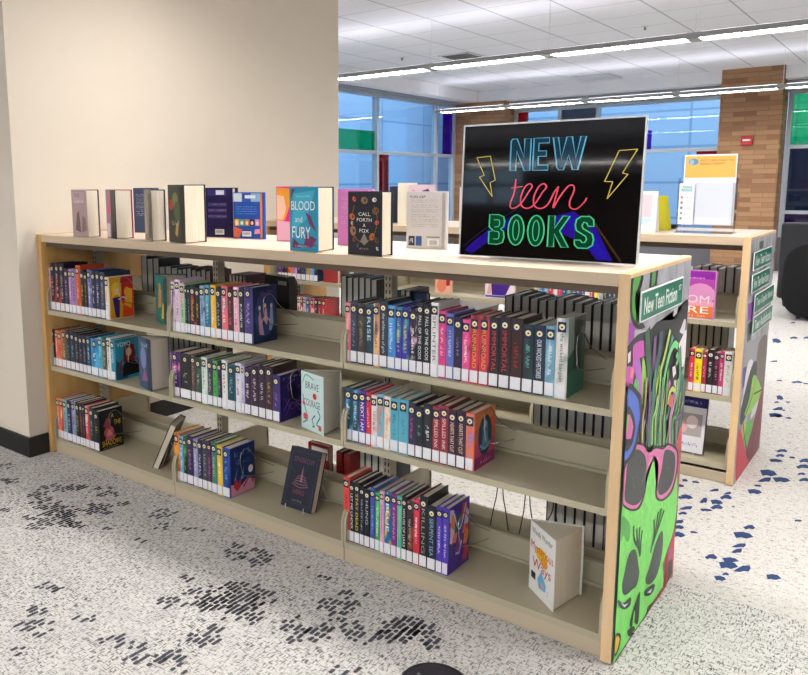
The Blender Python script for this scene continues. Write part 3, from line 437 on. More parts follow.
CARPET = [[[-2.343,-0.344,0.051,0.04,0.048,-0.029],[-2.34,-0.238,0.079,0.062,0.045,-0.028],[-2.285,-0.16,0.026,0.021,0.029,-0.02],[-2.171,-0.123,0.026,0.02,0.035,-0.025],[-2.107,-0.143,0.042,0.033,0.035,-0.026],[-2.235,-0.375,0.058,0.046,0.045,-0.027],[-2.103,-0.365,0.073,0.057,0.052,-0.034],[-2.109,-0.43,0.08,0.063,0.052,-0.032],[-2.065,-0.511,0.046,0.037,0.029,-0.018],[-1.977,-0.413,0.047,0.037,0.039,-0.025],[-2.011,-0.262,0.049,0.039,0.052,-0.036],[-1.97,-0.167,0.025,0.019,0.021,-0.016],[-2.056,-0.418,0.063,0.05,0.06,-0.038],[-1.761,-0.127,0.048,0.037,0.036,-0.031],[-1.679,-0.207,0.023,0.018,0.026,-0.022],[-1.83,-0.354,0.019,0.015,0.018,-0.013],[-1.748,-0.357,0.023,0.018,0.014,-0.01],[-1.654,-0.335,0.022,0.017,0.016,-0.013],[-2.79,-0.246,0.024,0.018,0.037,-0.02],[-2.6,-0.333,0.036,0.028,0.033,-0.018],[-2.309,-0.511,0.024,0.019,0.014,-0.008],[-1.607,-0.741,0.04,0.031,0.031,-0.019],[-1.559,-0.733,0.025,0.02,0.024,-0.016],[-1.515,-0.849,0.03,0.024,0.028,-0.017],[-1.464,-0.896,0.033,0.026,0.03,-0.018],[-1.398,-0.861,0.029,0.023,0.023,-0.015],[-1.381,-0.913,0.029,0.023,0.016,-0.01],[-1.382,-0.992,0.023,0.018,0.028,-0.016],[-1.35,-0.771,0.037,0.028,0.018,-0.012],[-1.185,-0.79,0.034,0.027,0.025,-0.019],[-1.113,-0.756,0.026,0.02,0.022,-0.017],[-1.076,-0.802,0.028,0.022,0.023,-0.018],[-1.018,-0.778,0.028,0.022,0.022,-0.018],[-0.992,-0.728,0.028,0.022,0.023,-0.019],[-0.941,-0.753,0.024,0.02,0.021,-0.018],[-1.301,-0.417,0.024,0.019,0.023,-0.019],[-1.239,-0.47,0.026,0.02,0.017,-0.015],[-1.216,-0.548,0.038,0.03,0.023,-0.019],[-0.998,-0.642,0.023,0.018,0.023,-0.021],[-1.298,-0.174,0.038,0.03,0.049,-0.048],[-1.211,-0.155,0.045,0.035,0.046,-0.048],[-1.551,-0.129,0.048,0.038,0.02,-0.018],[-1.071,-0.381,0.073,0.058,0.065,-0.066],[-1.132,-0.429,0.061,0.048,0.057,-0.053],[-1.001,-0.405,0.058,0.047,0.051,-0.053],[-1.124,-0.482,0.033,0.026,0.029,-0.026],[-0.985,-0.467,0.051,0.04,0.04,-0.041],[-0.982,-0.622,0.042,0.033,0.028,-0.026],[-1.004,-0.571,0.025,0.019,0.015,-0.014],[-0.775,-0.167,0.047,0.037,0.032,-0.043],[-0.786,-0.235,0.045,0.036,0.036,-0.046],[-0.806,-0.415,0.031,0.025,0.052,-0.059],[-0.754,-0.391,0.049,0.039,0.033,-0.04],[-0.697,-0.311,0.05,0.039,0.032,-0.043],[-0.622,-0.32,0.036,0.028,0.026,-0.037],[-0.557,-0.252,0.043,0.034,0.025,-0.038],[-0.923,-0.116,0.021,0.017,0.01,-0.013],[-1.025,-0.105,0.014,0.011,0.009,-0.011],[-0.566,-0.471,0.033,0.026,0.013,-0.018],[-0.987,-0.334,0.02,0.015,0.021,-0.023],[-0.556,-0.226,0.049,0.039,0.037,-0.056],[-0.542,-0.165,0.036,0.029,0.025,-0.04],[-0.485,-0.189,0.042,0.033,0.031,-0.051],[-0.434,-0.224,0.021,0.016,0.015,-0.025]],[[0.134,1.207,0.018,0.014,0.004,-0.026],[0.129,1.117,0.027,0.021,0.006,-0.033],[0.133,1.013,0.019,0.015,0.004,-0.02],[0.135,0.962,0.015,0.012,0.004,-0.02],[0.072,0.856,0.018,0.014,0.005,-0.024],[0.131,0.874,0.021,0.017,0.004,-0.021],[0.135,0.828,0.026,0.021,0.006,-0.032],[0.177,0.829,0.022,0.018,0.005,-0.027],[0.271,0.832,0.019,0.015,0.003,-0.023],[0.133,0.711,0.015,0.011,0.004,-0.019],[0.14,0.754,0.01,0.008,0.003,-0.013],[0.094,2.263,0.023,0.018,0.004,-0.029],[0.097,2.18,0.018,0.015,0.004,-0.028],[0.094,2.091,0.024,0.019,0.004,-0.027],[0.094,1.889,0.028,0.021,0.007,-0.049],[0.093,1.784,0.023,0.018,0.005,-0.035],[0.155,1.833,0.029,0.023,0.005,-0.036],[0.086,1.609,0.023,0.018,0.006,-0.032],[0.084,1.691,0.013,0.01,0.003,-0.015],[0.149,2.185,0.011,0.008,0.002,-0.019],[0.2,2.173,0.022,0.018,0.004,-0.036],[0.205,2.079,0.027,0.021,0.004,-0.035],[0.213,1.968,0.016,0.012,0.002,-0.021],[0.233,1.894,0.021,0.016,0.004,-0.028],[-0.058,1.517,0.016,0.013,0.004,-0.018],[-0.141,1.567,0.013,0.009,0.004,-0.015],[-0.13,1.368,0.018,0.014,0.006,-0.027],[-0.106,1.245,0.021,0.017,0.005,-0.021],[-0.102,1.183,0.015,0.012,0.004,-0.018],[-0.098,1.085,0.018,0.015,0.005,-0.02],[-0.078,1.041,0.014,0.011,0.005,-0.02],[-0.064,0.971,0.019,0.015,0.007,-0.026],[-0.024,1.028,0.011,0.008,0.003,-0.011],[-0.001,1.468,0.021,0.017,0.006,-0.03],[-0.005,1.517,0.012,0.01,0.003,-0.017],[-0.019,1.388,0.019,0.016,0.006,-0.029],[-0.008,1.333,0.021,0.017,0.006,-0.028],[-0.067,1.371,0.012,0.009,0.008,-0.033],[-0.034,1.276,0.019,0.015,0.003,-0.016],[-0.042,3.065,0.022,0.016,0.006,-0.041],[-0.027,2.914,0.031,0.025,0.007,-0.051],[0.041,2.896,0.01,0.009,0.002,-0.018],[0.274,1.391,0.012,0.01,0.001,-0.013],[0.044,1.381,0.005,0.005,0.001,-0.01],[-0.184,1.559,0.01,0.008,0.004,-0.019],[-0.184,1.481,0.012,0.01,0.004,-0.018],[-0.15,1.344,0.008,0.006,0.004,-0.016],[-0.279,5.502,0.029,0.023,0.008,-0.06],[-0.19,5.57,0.024,0.018,0.007,-0.061],[-0.371,5.274,0.029,0.022,0.016,-0.114],[-0.264,4.421,0.021,0.016,0.005,-0.032],[-0.141,3.81,0.017,0.013,0.004,-0.026],[-0.041,3.834,0.03,0.023,0.005,-0.037],[0.01,3.827,0.014,0.011,0.003,-0.021],[-0.068,3.339,0.015,0.012,0.009,-0.063],[-0.069,3.215,0.012,0.01,0.004,-0.026],[-0.014,3.258,0.01,0.007,0.002,-0.018],[-0.023,2.902,0.024,0.018,0.004,-0.027],[0.03,2.897,0.011,0.008,0.002,-0.015],[-0.049,3.045,0.007,0.005,0.003,-0.016],[-0.009,3.053,0.008,0.006,0.002,-0.016],[-0.392,6.311,0.019,0.013,0.006,-0.042]]]

# ================= THE ROOM =================
H = 1.10; D = .6202; T = .0307; S = .914; LEN = 3*S + 2*T
CEIL = 2.92; XL = -6.4; XR = 6.0; YB = -9.5; YF = 11.0
# floor: carpet with a greyer field by the bookcases' near side and a paler one beyond
def carpet():
    m = bpy.data.materials.new('flecked_carpet'); m.use_nodes = True; N, L, p = nodes(m)
    p.inputs['Roughness'].default_value = .95; p.inputs['Specular IOR Level'].default_value = .1
    tc = N.new('ShaderNodeTexCoord')
    def noise(scale, sc, det, lo, hi):
        mp = N.new('ShaderNodeMapping'); mp.inputs['Scale'].default_value = sc; nz = N.new('ShaderNodeTexNoise')
        nz.inputs['Scale'].default_value = scale; nz.inputs['Detail'].default_value = det
        mr = N.new('ShaderNodeMapRange'); mr.inputs['From Min'].default_value = lo; mr.inputs['From Max'].default_value = hi
        L.new(tc.outputs['Object'], mp.inputs[0]); L.new(mp.outputs[0], nz.inputs['Vector']); L.new(nz.outputs['Fac'], mr.inputs['Value'])
        return mr.outputs[0]
    def math_(op, a, b):
        n = N.new('ShaderNodeMath'); n.operation = op
        for i, v in enumerate((a, b)):
            if isinstance(v, (int, float)): n.inputs[i].default_value = v
            else: L.new(v, n.inputs[i])
        return n.outputs[0]
    def mixc(f, a, b):
        n = N.new('ShaderNodeMix'); n.data_type = 'RGBA'
        for s_, v in ((n.inputs[0], f), (n.inputs[6], a), (n.inputs[7], b)):
            if isinstance(v, str): s_.default_value = lin(v)
            elif isinstance(v, (int, float)): s_.default_value = v
            else: L.new(v, s_)
        return n.outputs[2]
    f1 = noise(210, (1, .22, 1), 2, .55, .63); f2 = noise(210, (.25, 1, 1), 2, .56, .64); patch = noise(5, (1, 1, 1), 2, .35, .65)
    f3 = noise(60, (.4, 1, 1), 3, .46, .58)
    sep = N.new('ShaderNodeSeparateXYZ'); L.new(tc.outputs['Object'], sep.inputs[0])
    zone = math_('GREATER_THAN', sep.outputs[1], .58)
    front = mixc(math_('MULTIPLY', math_('MAXIMUM', f1, f2), math_('ADD', .6, math_('MULTIPLY', patch, .35))), 'd6d4d0', '48484e')
    front = mixc(math_('MULTIPLY', noise(14, (1, 1, 1), 3, .4, .75), .25), front, 'a0a09f')
    back = mixc(math_('MULTIPLY', math_('MULTIPLY', f3, f2), .9), 'd2cfca', '3c3c42')
    back = mixc(math_('MULTIPLY', f1, .32), back, '8c8886')
    L.new(mixc(zone, front, back), p.inputs['Base Color'])
    bp = N.new('ShaderNodeBump'); bp.inputs['Strength'].default_value = .5; bp.inputs['Distance'].default_value = .002
    L.new(f1, bp.inputs['Height']); L.new(bp.outputs[0], p.inputs['Normal'])
    return m
floor = struct('floor', bx(XL, XR, YB, YF, -.1, 0), carpet())
CARPET_DARK = mixmat('carpet_charcoal_tuft', '3c3e46', '54565e', (1, 1, 1), 120, .35, .65, .95)
CARPET_BLUE = mixmat('carpet_blue_tuft', '1e3664', '2a4676', (1, 1, 1), 120, .35, .65, .95)
bm = bmesh.new(); rc = random.Random(3)
for cx, cy, ex, ey, ux, uy in CARPET[0]:
    R_ = max(math.hypot(ex, ey), math.hypot(ux, uy)); det = ex*uy-ey*ux
    i0 = int((cx-R_)/.0175)-1; i1 = int((cx+R_)/.0175)+1
    for i in range(i0, i1+1):
        gy = cy-R_ + rc.random()*.03
        while gy < cy+R_:
            ln = rc.choice((.012, .018, .026, .034)); gx = i*.0175+rc.uniform(-.002, .002)
            dx, dy = gx-cx, gy+ln/2-cy
            a = (dx*uy-dy*ux)/det; b = (ex*dy-ey*dx)/det
            if a*a+b*b < 1.0 and rc.random() < .74:
                q = [(gx-.006, gy), (gx+.001, gy-.003), (gx+.0065, gy+.001), (gx+.006, gy+ln), (gx-.001, gy+ln+.003), (gx-.0065, gy+ln-.001)]
                f = bm.faces.new([bm.verts.new((x, y, .0012)) for x, y in q]); f.material_index = 0
            gy += ln+.011
for cx, cy, ex, ey, ux, uy in CARPET[1]:
    sh = rc.choice(([(-1.1, .7), (-.6, -.1), (.1, -.9), (1.0, -.95), (1.05, -.1), (.8, .8), (.2, .65), (-.3, .9)], [(-1.1, -.8), (-.1, -1), (.7, -.5), (1.1, .5), (.3, .95), (-.2, .6), (-.75, .8)], [(-1.0, .1), (-.3, -.8), (.4, -.95), (1.05, .2), (.7, .85), (-.1, .5), (-.6, .9)]))
    q = [(cx+ex*a*rc.uniform(.9, 1.1)+ux*b*rc.uniform(.9, 1.1), cy+ey*a+uy*b) for a, b in sh]
    f = bm.faces.new([bm.verts.new((x, y, .0012)) for x, y in q]); f.material_index = 1
for _ in range(160):   # more blue tufts scattered over the paler field
    cx, cy = rc.uniform(.5, 4), rc.uniform(.8, 9); r = rc.uniform(.015, .04); t = rc.uniform(-.3, .3)
    if (cx-.6075)/(cy+2.03) < -.05: continue
    q = [(cx+r*math.cos(k*1.05+t)*rc.uniform(.6, 1.1), cy+.55*r*math.sin(k*1.05+t)) for k in range(6)]
    f = bm.faces.new([bm.verts.new((x, y, .0012)) for x, y in q]); f.material_index = 1
bmesh.ops.recalc_face_normals(bm, faces=list(bm.faces))
obj('carpet_pattern', bm, [CARPET_DARK, CARPET_BLUE], floor)
# ceiling
def tiles():
    m = bpy.data.materials.new('acoustic_ceiling_tiles'); m.use_nodes = True; N, L, p = nodes(m)
    p.inputs['Roughness'].default_value = .9
    tc = N.new('ShaderNodeTexCoord'); sep = N.new('ShaderNodeSeparateXYZ'); L.new(tc.outputs['Object'], sep.inputs[0])
    outs = []
    for ax, off in ((0, 2.85), (1, 9.0-3.91+.02)):
        a = N.new('ShaderNodeMath'); a.operation = 'ADD'; a.inputs[1].default_value = off + 61*.61; L.new(sep.outputs[ax], a.inputs[0])
        mm = N.new('ShaderNodeMath'); mm.operation = 'FLOORED_MODULO'; mm.inputs[1].default_value = .61; L.new(a.outputs[0], mm.inputs[0])
        lt = N.new('ShaderNodeMath'); lt.operation = 'LESS_THAN'; lt.inputs[1].default_value = .018 if ax == 0 else .012; L.new(mm.outputs[0], lt.inputs[0])
        outs.append(lt.outputs[0])
    mx = N.new('ShaderNodeMath'); mx.operation = 'MAXIMUM'; L.new(outs[0], mx.inputs[0]); L.new(outs[1], mx.inputs[1])
    c = N.new('ShaderNodeMix'); c.data_type = 'RGBA'; c.inputs[6].default_value = lin('e2e2e6'); c.inputs[7].default_value = lin('b0b0b4')
    L.new(mx.outputs[0], c.inputs[0]); L.new(c.outputs[2], p.inputs['Base Color'])
    return m
struct('ceiling', bx(XL, XR, YB, YF, CEIL, CEIL+.1), tiles())
SOF = mat('white_soffit', 'e4e4e8', .8); SOFD = mat('grey_window_head', '8c9098', .6)
bm = bmesh.new(); box(bm, -5.97, XR, 10.6, YF, 2.74, CEIL-.001); box(bm, XL, -5.97, 2.6, YF, 2.74, CEIL-.001)
struct('trim_1', bm, SOF)
bm = bmesh.new(); box(bm, -6.2, XR, 10.86, YF, 2.6, 2.739); box(bm, XL, -6.2, 2.6, 10.86, 2.72, 2.739)
struct('trim_2', bm, SOFD)
# the plastered wall block against which both bookcases end
XW = -LEN-.004
struct('wall_left', bx(-6.39, XW, -.10, 2.42, 0, CEIL-.001), WALLS)
bm = bmesh.new(); box(bm, XW, XW+.012, -.112, -.002, 0, .10); box(bm, -6.39, XW, -.112, -.1, 0, .10)
box(bm, XW, XW+.012, .622, 1.604, 0, .10); struct('baseboard_left', bm, BLACK)
# other walls
struct('wall_right', bx(XR, XR+.15, YB, YF, 0, CEIL), WALL)
bm = bmesh.new()
for a in ((XL, XR, YB-.15, YB, 0, .7), (XL, XR, YB-.15, YB, 2.6, CEIL)): box(bm, *a)
for a, b in ((XL, -5.5), (-4.3, -2.3), (.4, 1.0), (3.7, XR)): box(bm, a, b, YB-.15, YB, .7, 2.6)
box(bm, -5.5, -4.3, YB-.15, YB, .7, 1.95)
struct('wall_back', bm, mixmat('dark_brown_brick', '4c3a30', '5c4638', (1, 1, 4), 3, .3, .7, .9))
struct('wall_side', bx(XL-.15, XL, YB, 2.6, 0, CEIL), WALL)
# windows
GLASS = bpy.data.materials.new('window_glass'); GLASS.use_nodes = True
N = GLASS.node_tree.nodes; L = GLASS.node_tree.links; N.remove(N['Principled BSDF'])
def glassmat(m, tint, refl=.12, rough=.0):
    m.use_nodes = True; N = m.node_tree.nodes; L = m.node_tree.links
    for n in list(N): N.remove(n)
    out = N.new('ShaderNodeOutputMaterial'); tr = N.new('ShaderNodeBsdfTransparent'); gl = N.new('ShaderNodeBsdfGlossy'); mx = N.new('ShaderNodeMixShader')
    fr = N.new('ShaderNodeFresnel'); fr.inputs[0].default_value = 1.5; ad = N.new('ShaderNodeMath'); ad.operation = 'ADD'; ad.inputs[1].default_value = refl; ad.use_clamp = True
    geo = N.new('ShaderNodeNewGeometry'); io = N.new('ShaderNodeMapRange'); io.inputs['To Min'].default_value = 1.5; io.inputs['To Max'].default_value = 1/1.5
    L.new(geo.outputs['Backfacing'], io.inputs['Value']); L.new(io.outputs[0], fr.inputs[0])
    tr.inputs[0].default_value = lin(tint); gl.inputs['Roughness'].default_value = rough
    L.new(fr.outputs[0], ad.inputs[0]); L.new(ad.outputs[0], mx.inputs[0]); L.new(tr.outputs[0], mx.inputs[1]); L.new(gl.outputs[0], mx.inputs[2]); L.new(mx.outputs[0], out.inputs[0])
    return m
glassmat(GLASS, 'e0ecf4', .03)
GG = glassmat(bpy.data.materials.new('green_glass'), '38d8a4', .03); GR = glassmat(bpy.data.materials.new('red_glass'), 'e02840', .03)
GP = glassmat(bpy.data.materials.new('purple_glass'), '9030d0', .03); GD = glassmat(bpy.data.materials.new('smoked_glass'), '74747e', .03)
GM = glassmat(bpy.data.materials.new('plum_glass'), '701080', .03)
FRAME = mat('aluminium_mullion', 'b4bcc4', .4, .3)
def window(name, axis, pos, a0, a1, z0, z1, mull, trans, panes):
    """axis 'x': pane plane at x=pos running along y; 'y': plane at y=pos running along x"""
    def b(bm, a, b_, d0, d1, z0_, z1_):
        if axis == 'x': box(bm, pos+d0, pos+d1, a, b_, z0_, z1_)
        else: box(bm, a, b_, pos+d0, pos+d1, z0_, z1_)
    bm = bmesh.new(); e = .03
    b(bm, a0, a1, -.05, .05, z0, z0+.05); b(bm, a0, a1, -.05, .05, z1-.05, z1)
    for m in [a0+e]+mull+[a1-e]: b(bm, m-.03, m+.03, -.051, .051, z0, z1)
    for t in trans: b(bm, a0, a1, -.045, .045, t-.025, t+.025)
    fr = struct(name, bm, FRAME)
    for (p0, p1, q0, q1, m) in panes:
        bm = bmesh.new(); b(bm, p0, p1, -.004, .004, q0, q1); obj('window_pane', bm, m, fr)
    return fr
window('window_1', 'x', XL-.05, 2.6, 10.6, .5, 2.72, [4.4, 6.3, 8.12, 9.95], [1.81],
       [(2.6, 10.6, .5, 2.72, GLASS)])
def film(name, m, axis, pos, a0, a1, z0, z1, par):
    bm = bmesh.new()
    if axis == 'x': box(bm, pos, pos+.003, a0, a1, z0, z1)
    else: box(bm, a0, a1, pos-.003, pos, z0, z1)
    return obj(name, bm, m, par)
W1 = bpy.data.objects['window_1']
film('green_panel', GG, 'x', XL-.04, 7.0, 8.08, 1.84, 2.14, W1); film('red_panel', GR, 'x', XL-.04, 8.2, 8.48, .9, 1.78, W1)
film('purple_panel', GP, 'x', XL-.04, 10.2, 10.56, 1.84, 2.64, W1)
window('window_2', 'y', YF+.05, -5.45, -2.03, .5, 2.6, [-4.62, -3.97], [1.81],
       [(-5.45, -4.62, .5, 2.6, GLASS), (-4.62, -3.97, .5, 2.6, GD), (-3.97, -2.03, .5, 2.6, GLASS)])
W2 = bpy.data.objects['window_2']
film('red_panel', GR, 'y', YF+.04, -5.45, -5.2, 1.84, 2.55, W2); film('purple_panel', GP, 'y', YF+.04, -3.2, -3.1, 1.84, 2.14, W2)
film('red_panel', GR, 'y', YF+.04, -2.42, -2.06, 1.7, 1.79, W2)
window('window_3', 'y', YF+.05, -1.23, 2.3, .5, 2.6, [0.5], [.87, 1.81],
       [(-1.2, 2.3, 1.81, 2.6, GG), (-1.2, 2.3, .87, 1.81, GD), (-1.2, 2.3, .5, .87, GM)])
window('window_4', 'y', YF+.05, 2.9, 5.95, .5, 2.6, [4.4], [1.81], [(2.9, 5.95, .5, 2.6, GLASS)])
for i, (a, b_, z_) in enumerate(((-5.5, -4.3, 1.95), (-2.3, .4, .7), (1.0, 3.7, .7))):
    window('window_%d' % (5+i), 'y', YB-.08, a, b_, z_, 2.6, [(a+b_)/2], [2.3], [(a, b_, z_, 2.6, GLASS)])
bm = bmesh.new(); box(bm, XL, XR, YF, YF+.15, 0, .5); box(bm, 2.3, 2.9, YF, YF+.15, .5, 2.6); box(bm, XL, XR, YF, YF+.15, 2.6, CEIL)
struct('wall_far', bm, mat('grey_wall', '6c6c72', .7))
bm = bmesh.new(); box(bm, XL-.15, XL, 2.6, YF, 0, .5); box(bm, XL-.15, XL, 2.6, YF, 2.72, CEIL); struct('wall_window_side', bm, mat('grey_wall', '6c6c72', .7))
# brick
def brick():
    m = bpy.data.materials.new('brown_roman_brick'); m.use_nodes = True; N, L, p = nodes(m); p.inputs['Roughness'].default_value = .85
    tc = N.new('ShaderNodeTexCoord'); sp = N.new('ShaderNodeSeparateXYZ'); cb = N.new('ShaderNodeCombineXYZ'); ad = N.new('ShaderNodeMath')
    L.new(tc.outputs['Object'], sp.inputs[0]); L.new(sp.outputs[0], ad.inputs[0]); L.new(sp.outputs[1], ad.inputs[1]); L.new(ad.outputs[0], cb.inputs[0]); L.new(sp.outputs[2], cb.inputs[1])
    br = N.new('ShaderNodeTexBrick'); br.inputs['Scale'].default_value = 1; br.inputs['Brick Width'].default_value = .3; br.inputs['Row Height'].default_value = .068
    br.inputs['Mortar Size'].default_value = .004; br.inputs['Color1'].default_value = lin('a47e5c'); br.inputs['Color2'].default_value = lin('6e4630'); br.inputs['Mortar'].default_value = lin('84654c')
    br.inputs['Bias'].default_value = -.35
    L.new(cb.outputs[0], br.inputs['Vector']); L.new(br.outputs['Color'], p.inputs['Base Color'])
    bp = N.new('ShaderNodeBump'); bp.inputs['Strength'].default_value = .4; bp.inputs['Distance'].default_value = .01; bp.invert = True
    L.new(br.outputs['Fac'], bp.inputs['Height']); L.new(bp.outputs[0], p.inputs['Normal'])
    return m
BRICK = brick()
struct('trim_3', bx(-2.03, -1.235, 10.55, 11.0, 0, CEIL), BRICK)
bm = bmesh.new(); box(bm, -6.4, -5.45, 10.6, 11.0, 0, 2.74); struct('trim_4', bm, BRICK)
# outdoors: pavement and a pale panelled neighbouring building
struct('ground_outside', bx(-30, 30, -30, 40, -.35, -.2), mat('pavement', '8a9096', .9))
def panels():
    m = bpy.data.materials.new('pale_blue_cladding'); m.use_nodes = True; N, L, p = nodes(m); p.inputs['Roughness'].default_value = .6
    tc = N.new('ShaderNodeTexCoord'); sp = N.new('ShaderNodeSeparateXYZ'); cb = N.new('ShaderNodeCombineXYZ'); ad = N.new('ShaderNodeMath')
    L.new(tc.outputs['Object'], sp.inputs[0]); L.new(sp.outputs[0], ad.inputs[0]); L.new(sp.outputs[1], ad.inputs[1]); L.new(ad.outputs[0], cb.inputs[0]); L.new(sp.outputs[2], cb.inputs[1])
    br = N.new('ShaderNodeTexBrick'); br.inputs['Scale'].default_value = 1; br.inputs['Brick Width'].default_value = 1.9; br.inputs['Row Height'].default_value = .75; br.offset = 0
    br.inputs['Mortar Size'].default_value = .025; br.inputs['Color1'].default_value = lin('a6c2dc'); br.inputs['Color2'].default_value = lin('98b6d4'); br.inputs['Mortar'].default_value = lin('7c9cbc')
    L.new(cb.outputs[0], br.inputs['Vector']); L.new(br.outputs['Color'], p.inputs['Base Color'])
    return m
PN = panels()
b1 = thing('building', 'pale blue clad building seen through the left windows', 'building', (-12, 6, -.2))
obj('wall', bx(-2, 2, -14, 34, 0, 5), PN, b1); obj('roof_edge', bx(-2.1, 2.15, -14.1, 34.1, 5, 5.25), mat('roof_edge', '7890a8', .6), b1)
b2 = thing('building', 'pale blue clad building seen through the far windows', 'building', (2, 17.5, -.2))
obj('wall', bx(-11, 8, -2, 2, 0, 5), PN, b2); obj('roof_edge', bx(-11.1, 8.1, -2.15, 2.1, 5, 5.25), mat('roof_edge', '7890a8', .6), b2)

# ---------------- pendant light rows ----------------
LENSM = mat('light_lens', 'ffffff', .5, emit='fffbf6', es=LENS_POWER); UPM = mat('uplight', 'ffffff', .5, emit='f6f4ff', es=UP_POWER)
HOUS = mat('pendant_housing', '8e8e8a', .55); WIREH = mat('hanger_cable', 'd0d0d0', .4, .6)
PL = ['linear pendant light row near the back windows behind the camera', 'linear pendant light row above the open floor behind the camera',
      'linear pendant light row hanging directly over the front bookcase', 'nearer linear pendant light row beyond the bookcases', 'farther linear pendant light row in front of the brick pillar']
for r, y in enumerate(ROWS_Y):
    xs = -5.9 if r != 2 else -2.24-.0
    segs = [s for s in range(8) if -5.9+.04+s*1.2155 > xs-.01]
    t = thing('pendant_light', PL[r], 'light', (0, y, 2.45), 0, 'linear pendant lights')
    x0 = -5.90 if r != 2 else -2.30; x1 = 4.15
    if r == 2: segs = segs
    bm = bmesh.new()
    prism(bm, [(-.10, .012), (-.115, .0), (-.10, 0), (-.088, .03), (.088, .03), (.10, 0), (.115, .0), (.10, .012), (.07, .05), (-.07, .05)], x0, x1, 'x')
    obj('housing', bm, HOUS, t)
    for s in segs:
        a = -5.90+.05+s*1.2155; b_ = a+1.11
        if a < x0: continue
        ln = obj('diffuser', bx(a, b_, -.075, .075, .008, .014), LENSM, t)
        bm = bmesh.new()
        for k in range(1, 15): xx = a+(b_-a)*k/15; box(bm, xx-.004, xx+.004, -.075, .075, -.004, .0075)
        obj('louver_blades', bm, mat('louver_white', 'dcdcdc', .3), ln)
        obj('end_block', bx(b_+.002, b_+.1, -.08, .08, .001, .028), HOUS, t)
        obj('uplight_strip', bx(a, b_, -.05, .05, .0505, .054), UPM, t)
        bm = bmesh.new(); tube(bm, [(a-.05, 0, .05), (a-.05, 0, CEIL-2.45)], .0025, 6); obj('hanger_cable', bm, WIREH, t)
# ceiling fittings
v = thing('ceiling_vent', 'dark slotted air vent set in the ceiling by the nearer light row', 'vent', (-4.28, 6.99, CEIL))
obj('frame', bevel(bx(-.22, .22, -.32, .32, -.012, -.001), .003), mat('vent_frame', 'c8c8c8', .5), v)
bm = bmesh.new()
for k in range(9): box(bm, -.18+k*.042, -.155+k*.042, -.28, .28, -.016, -.0125)
obj('slats', bm, mat('vent_dark', '404040', .6), v)
v = thing('ceiling_vent', 'pale square ceiling diffuser between the two light rows', 'vent', (-3.67, 10.04, CEIL))
obj('frame', bevel(bx(-.3, .3, -.3, .3, -.012, -.001), .003), mat('vent_pale', 'c4c4c8', .6), v)
bm = bmesh.new()
for k in range(3): box(bm, -.24+k*.06, .24-k*.06, -.24+k*.06, .24-k*.06, -.016-.004*k, -.0122-.004*k)
obj('cone', bm, mat('vent_pale2', 'd0d0d4', .6), v)
for x, y, n in ((-4.91, 6.49, 'left of the dark vent'), (-1.93, 6.48, 'above the neon style sign')):
    v = thing('sprinkler', 'small round ceiling sprinkler '+n, 'sprinkler', (x, y, CEIL))
    bm = bmesh.new(); bmesh.ops.create_cone(bm, cap_ends=True, segments=16, radius1=.03, radius2=.035, depth=.008, matrix=Matrix.Translation((0, 0, -.006))); obj('escutcheon', bm, mat('vent_frame', 'c8c8c8', .5), v)
    bm = bmesh.new(); bmesh.ops.create_cone(bm, cap_ends=True, segments=10, radius1=.014, radius2=.01, depth=.03, matrix=Matrix.Translation((0, 0, -.0255))); obj('head', bm, mat('metal_grey', '909090', .4, .7), v)
v = thing('fire_alarm', 'red fire alarm strobe on the brick pillar', 'alarm', (-1.645, 10.55, 1.90))
obj('housing', bevel(bx(-.075, .075, -.045, -.001, -.065, .065), .008), mat('alarm_red', 'b01c20', .4), v)
obj('strobe_lens', bevel(bx(-.05, .05, -.058, -.0455, -.008, .018), .003), mat('strobe', 'f0f0f0', .2), v)

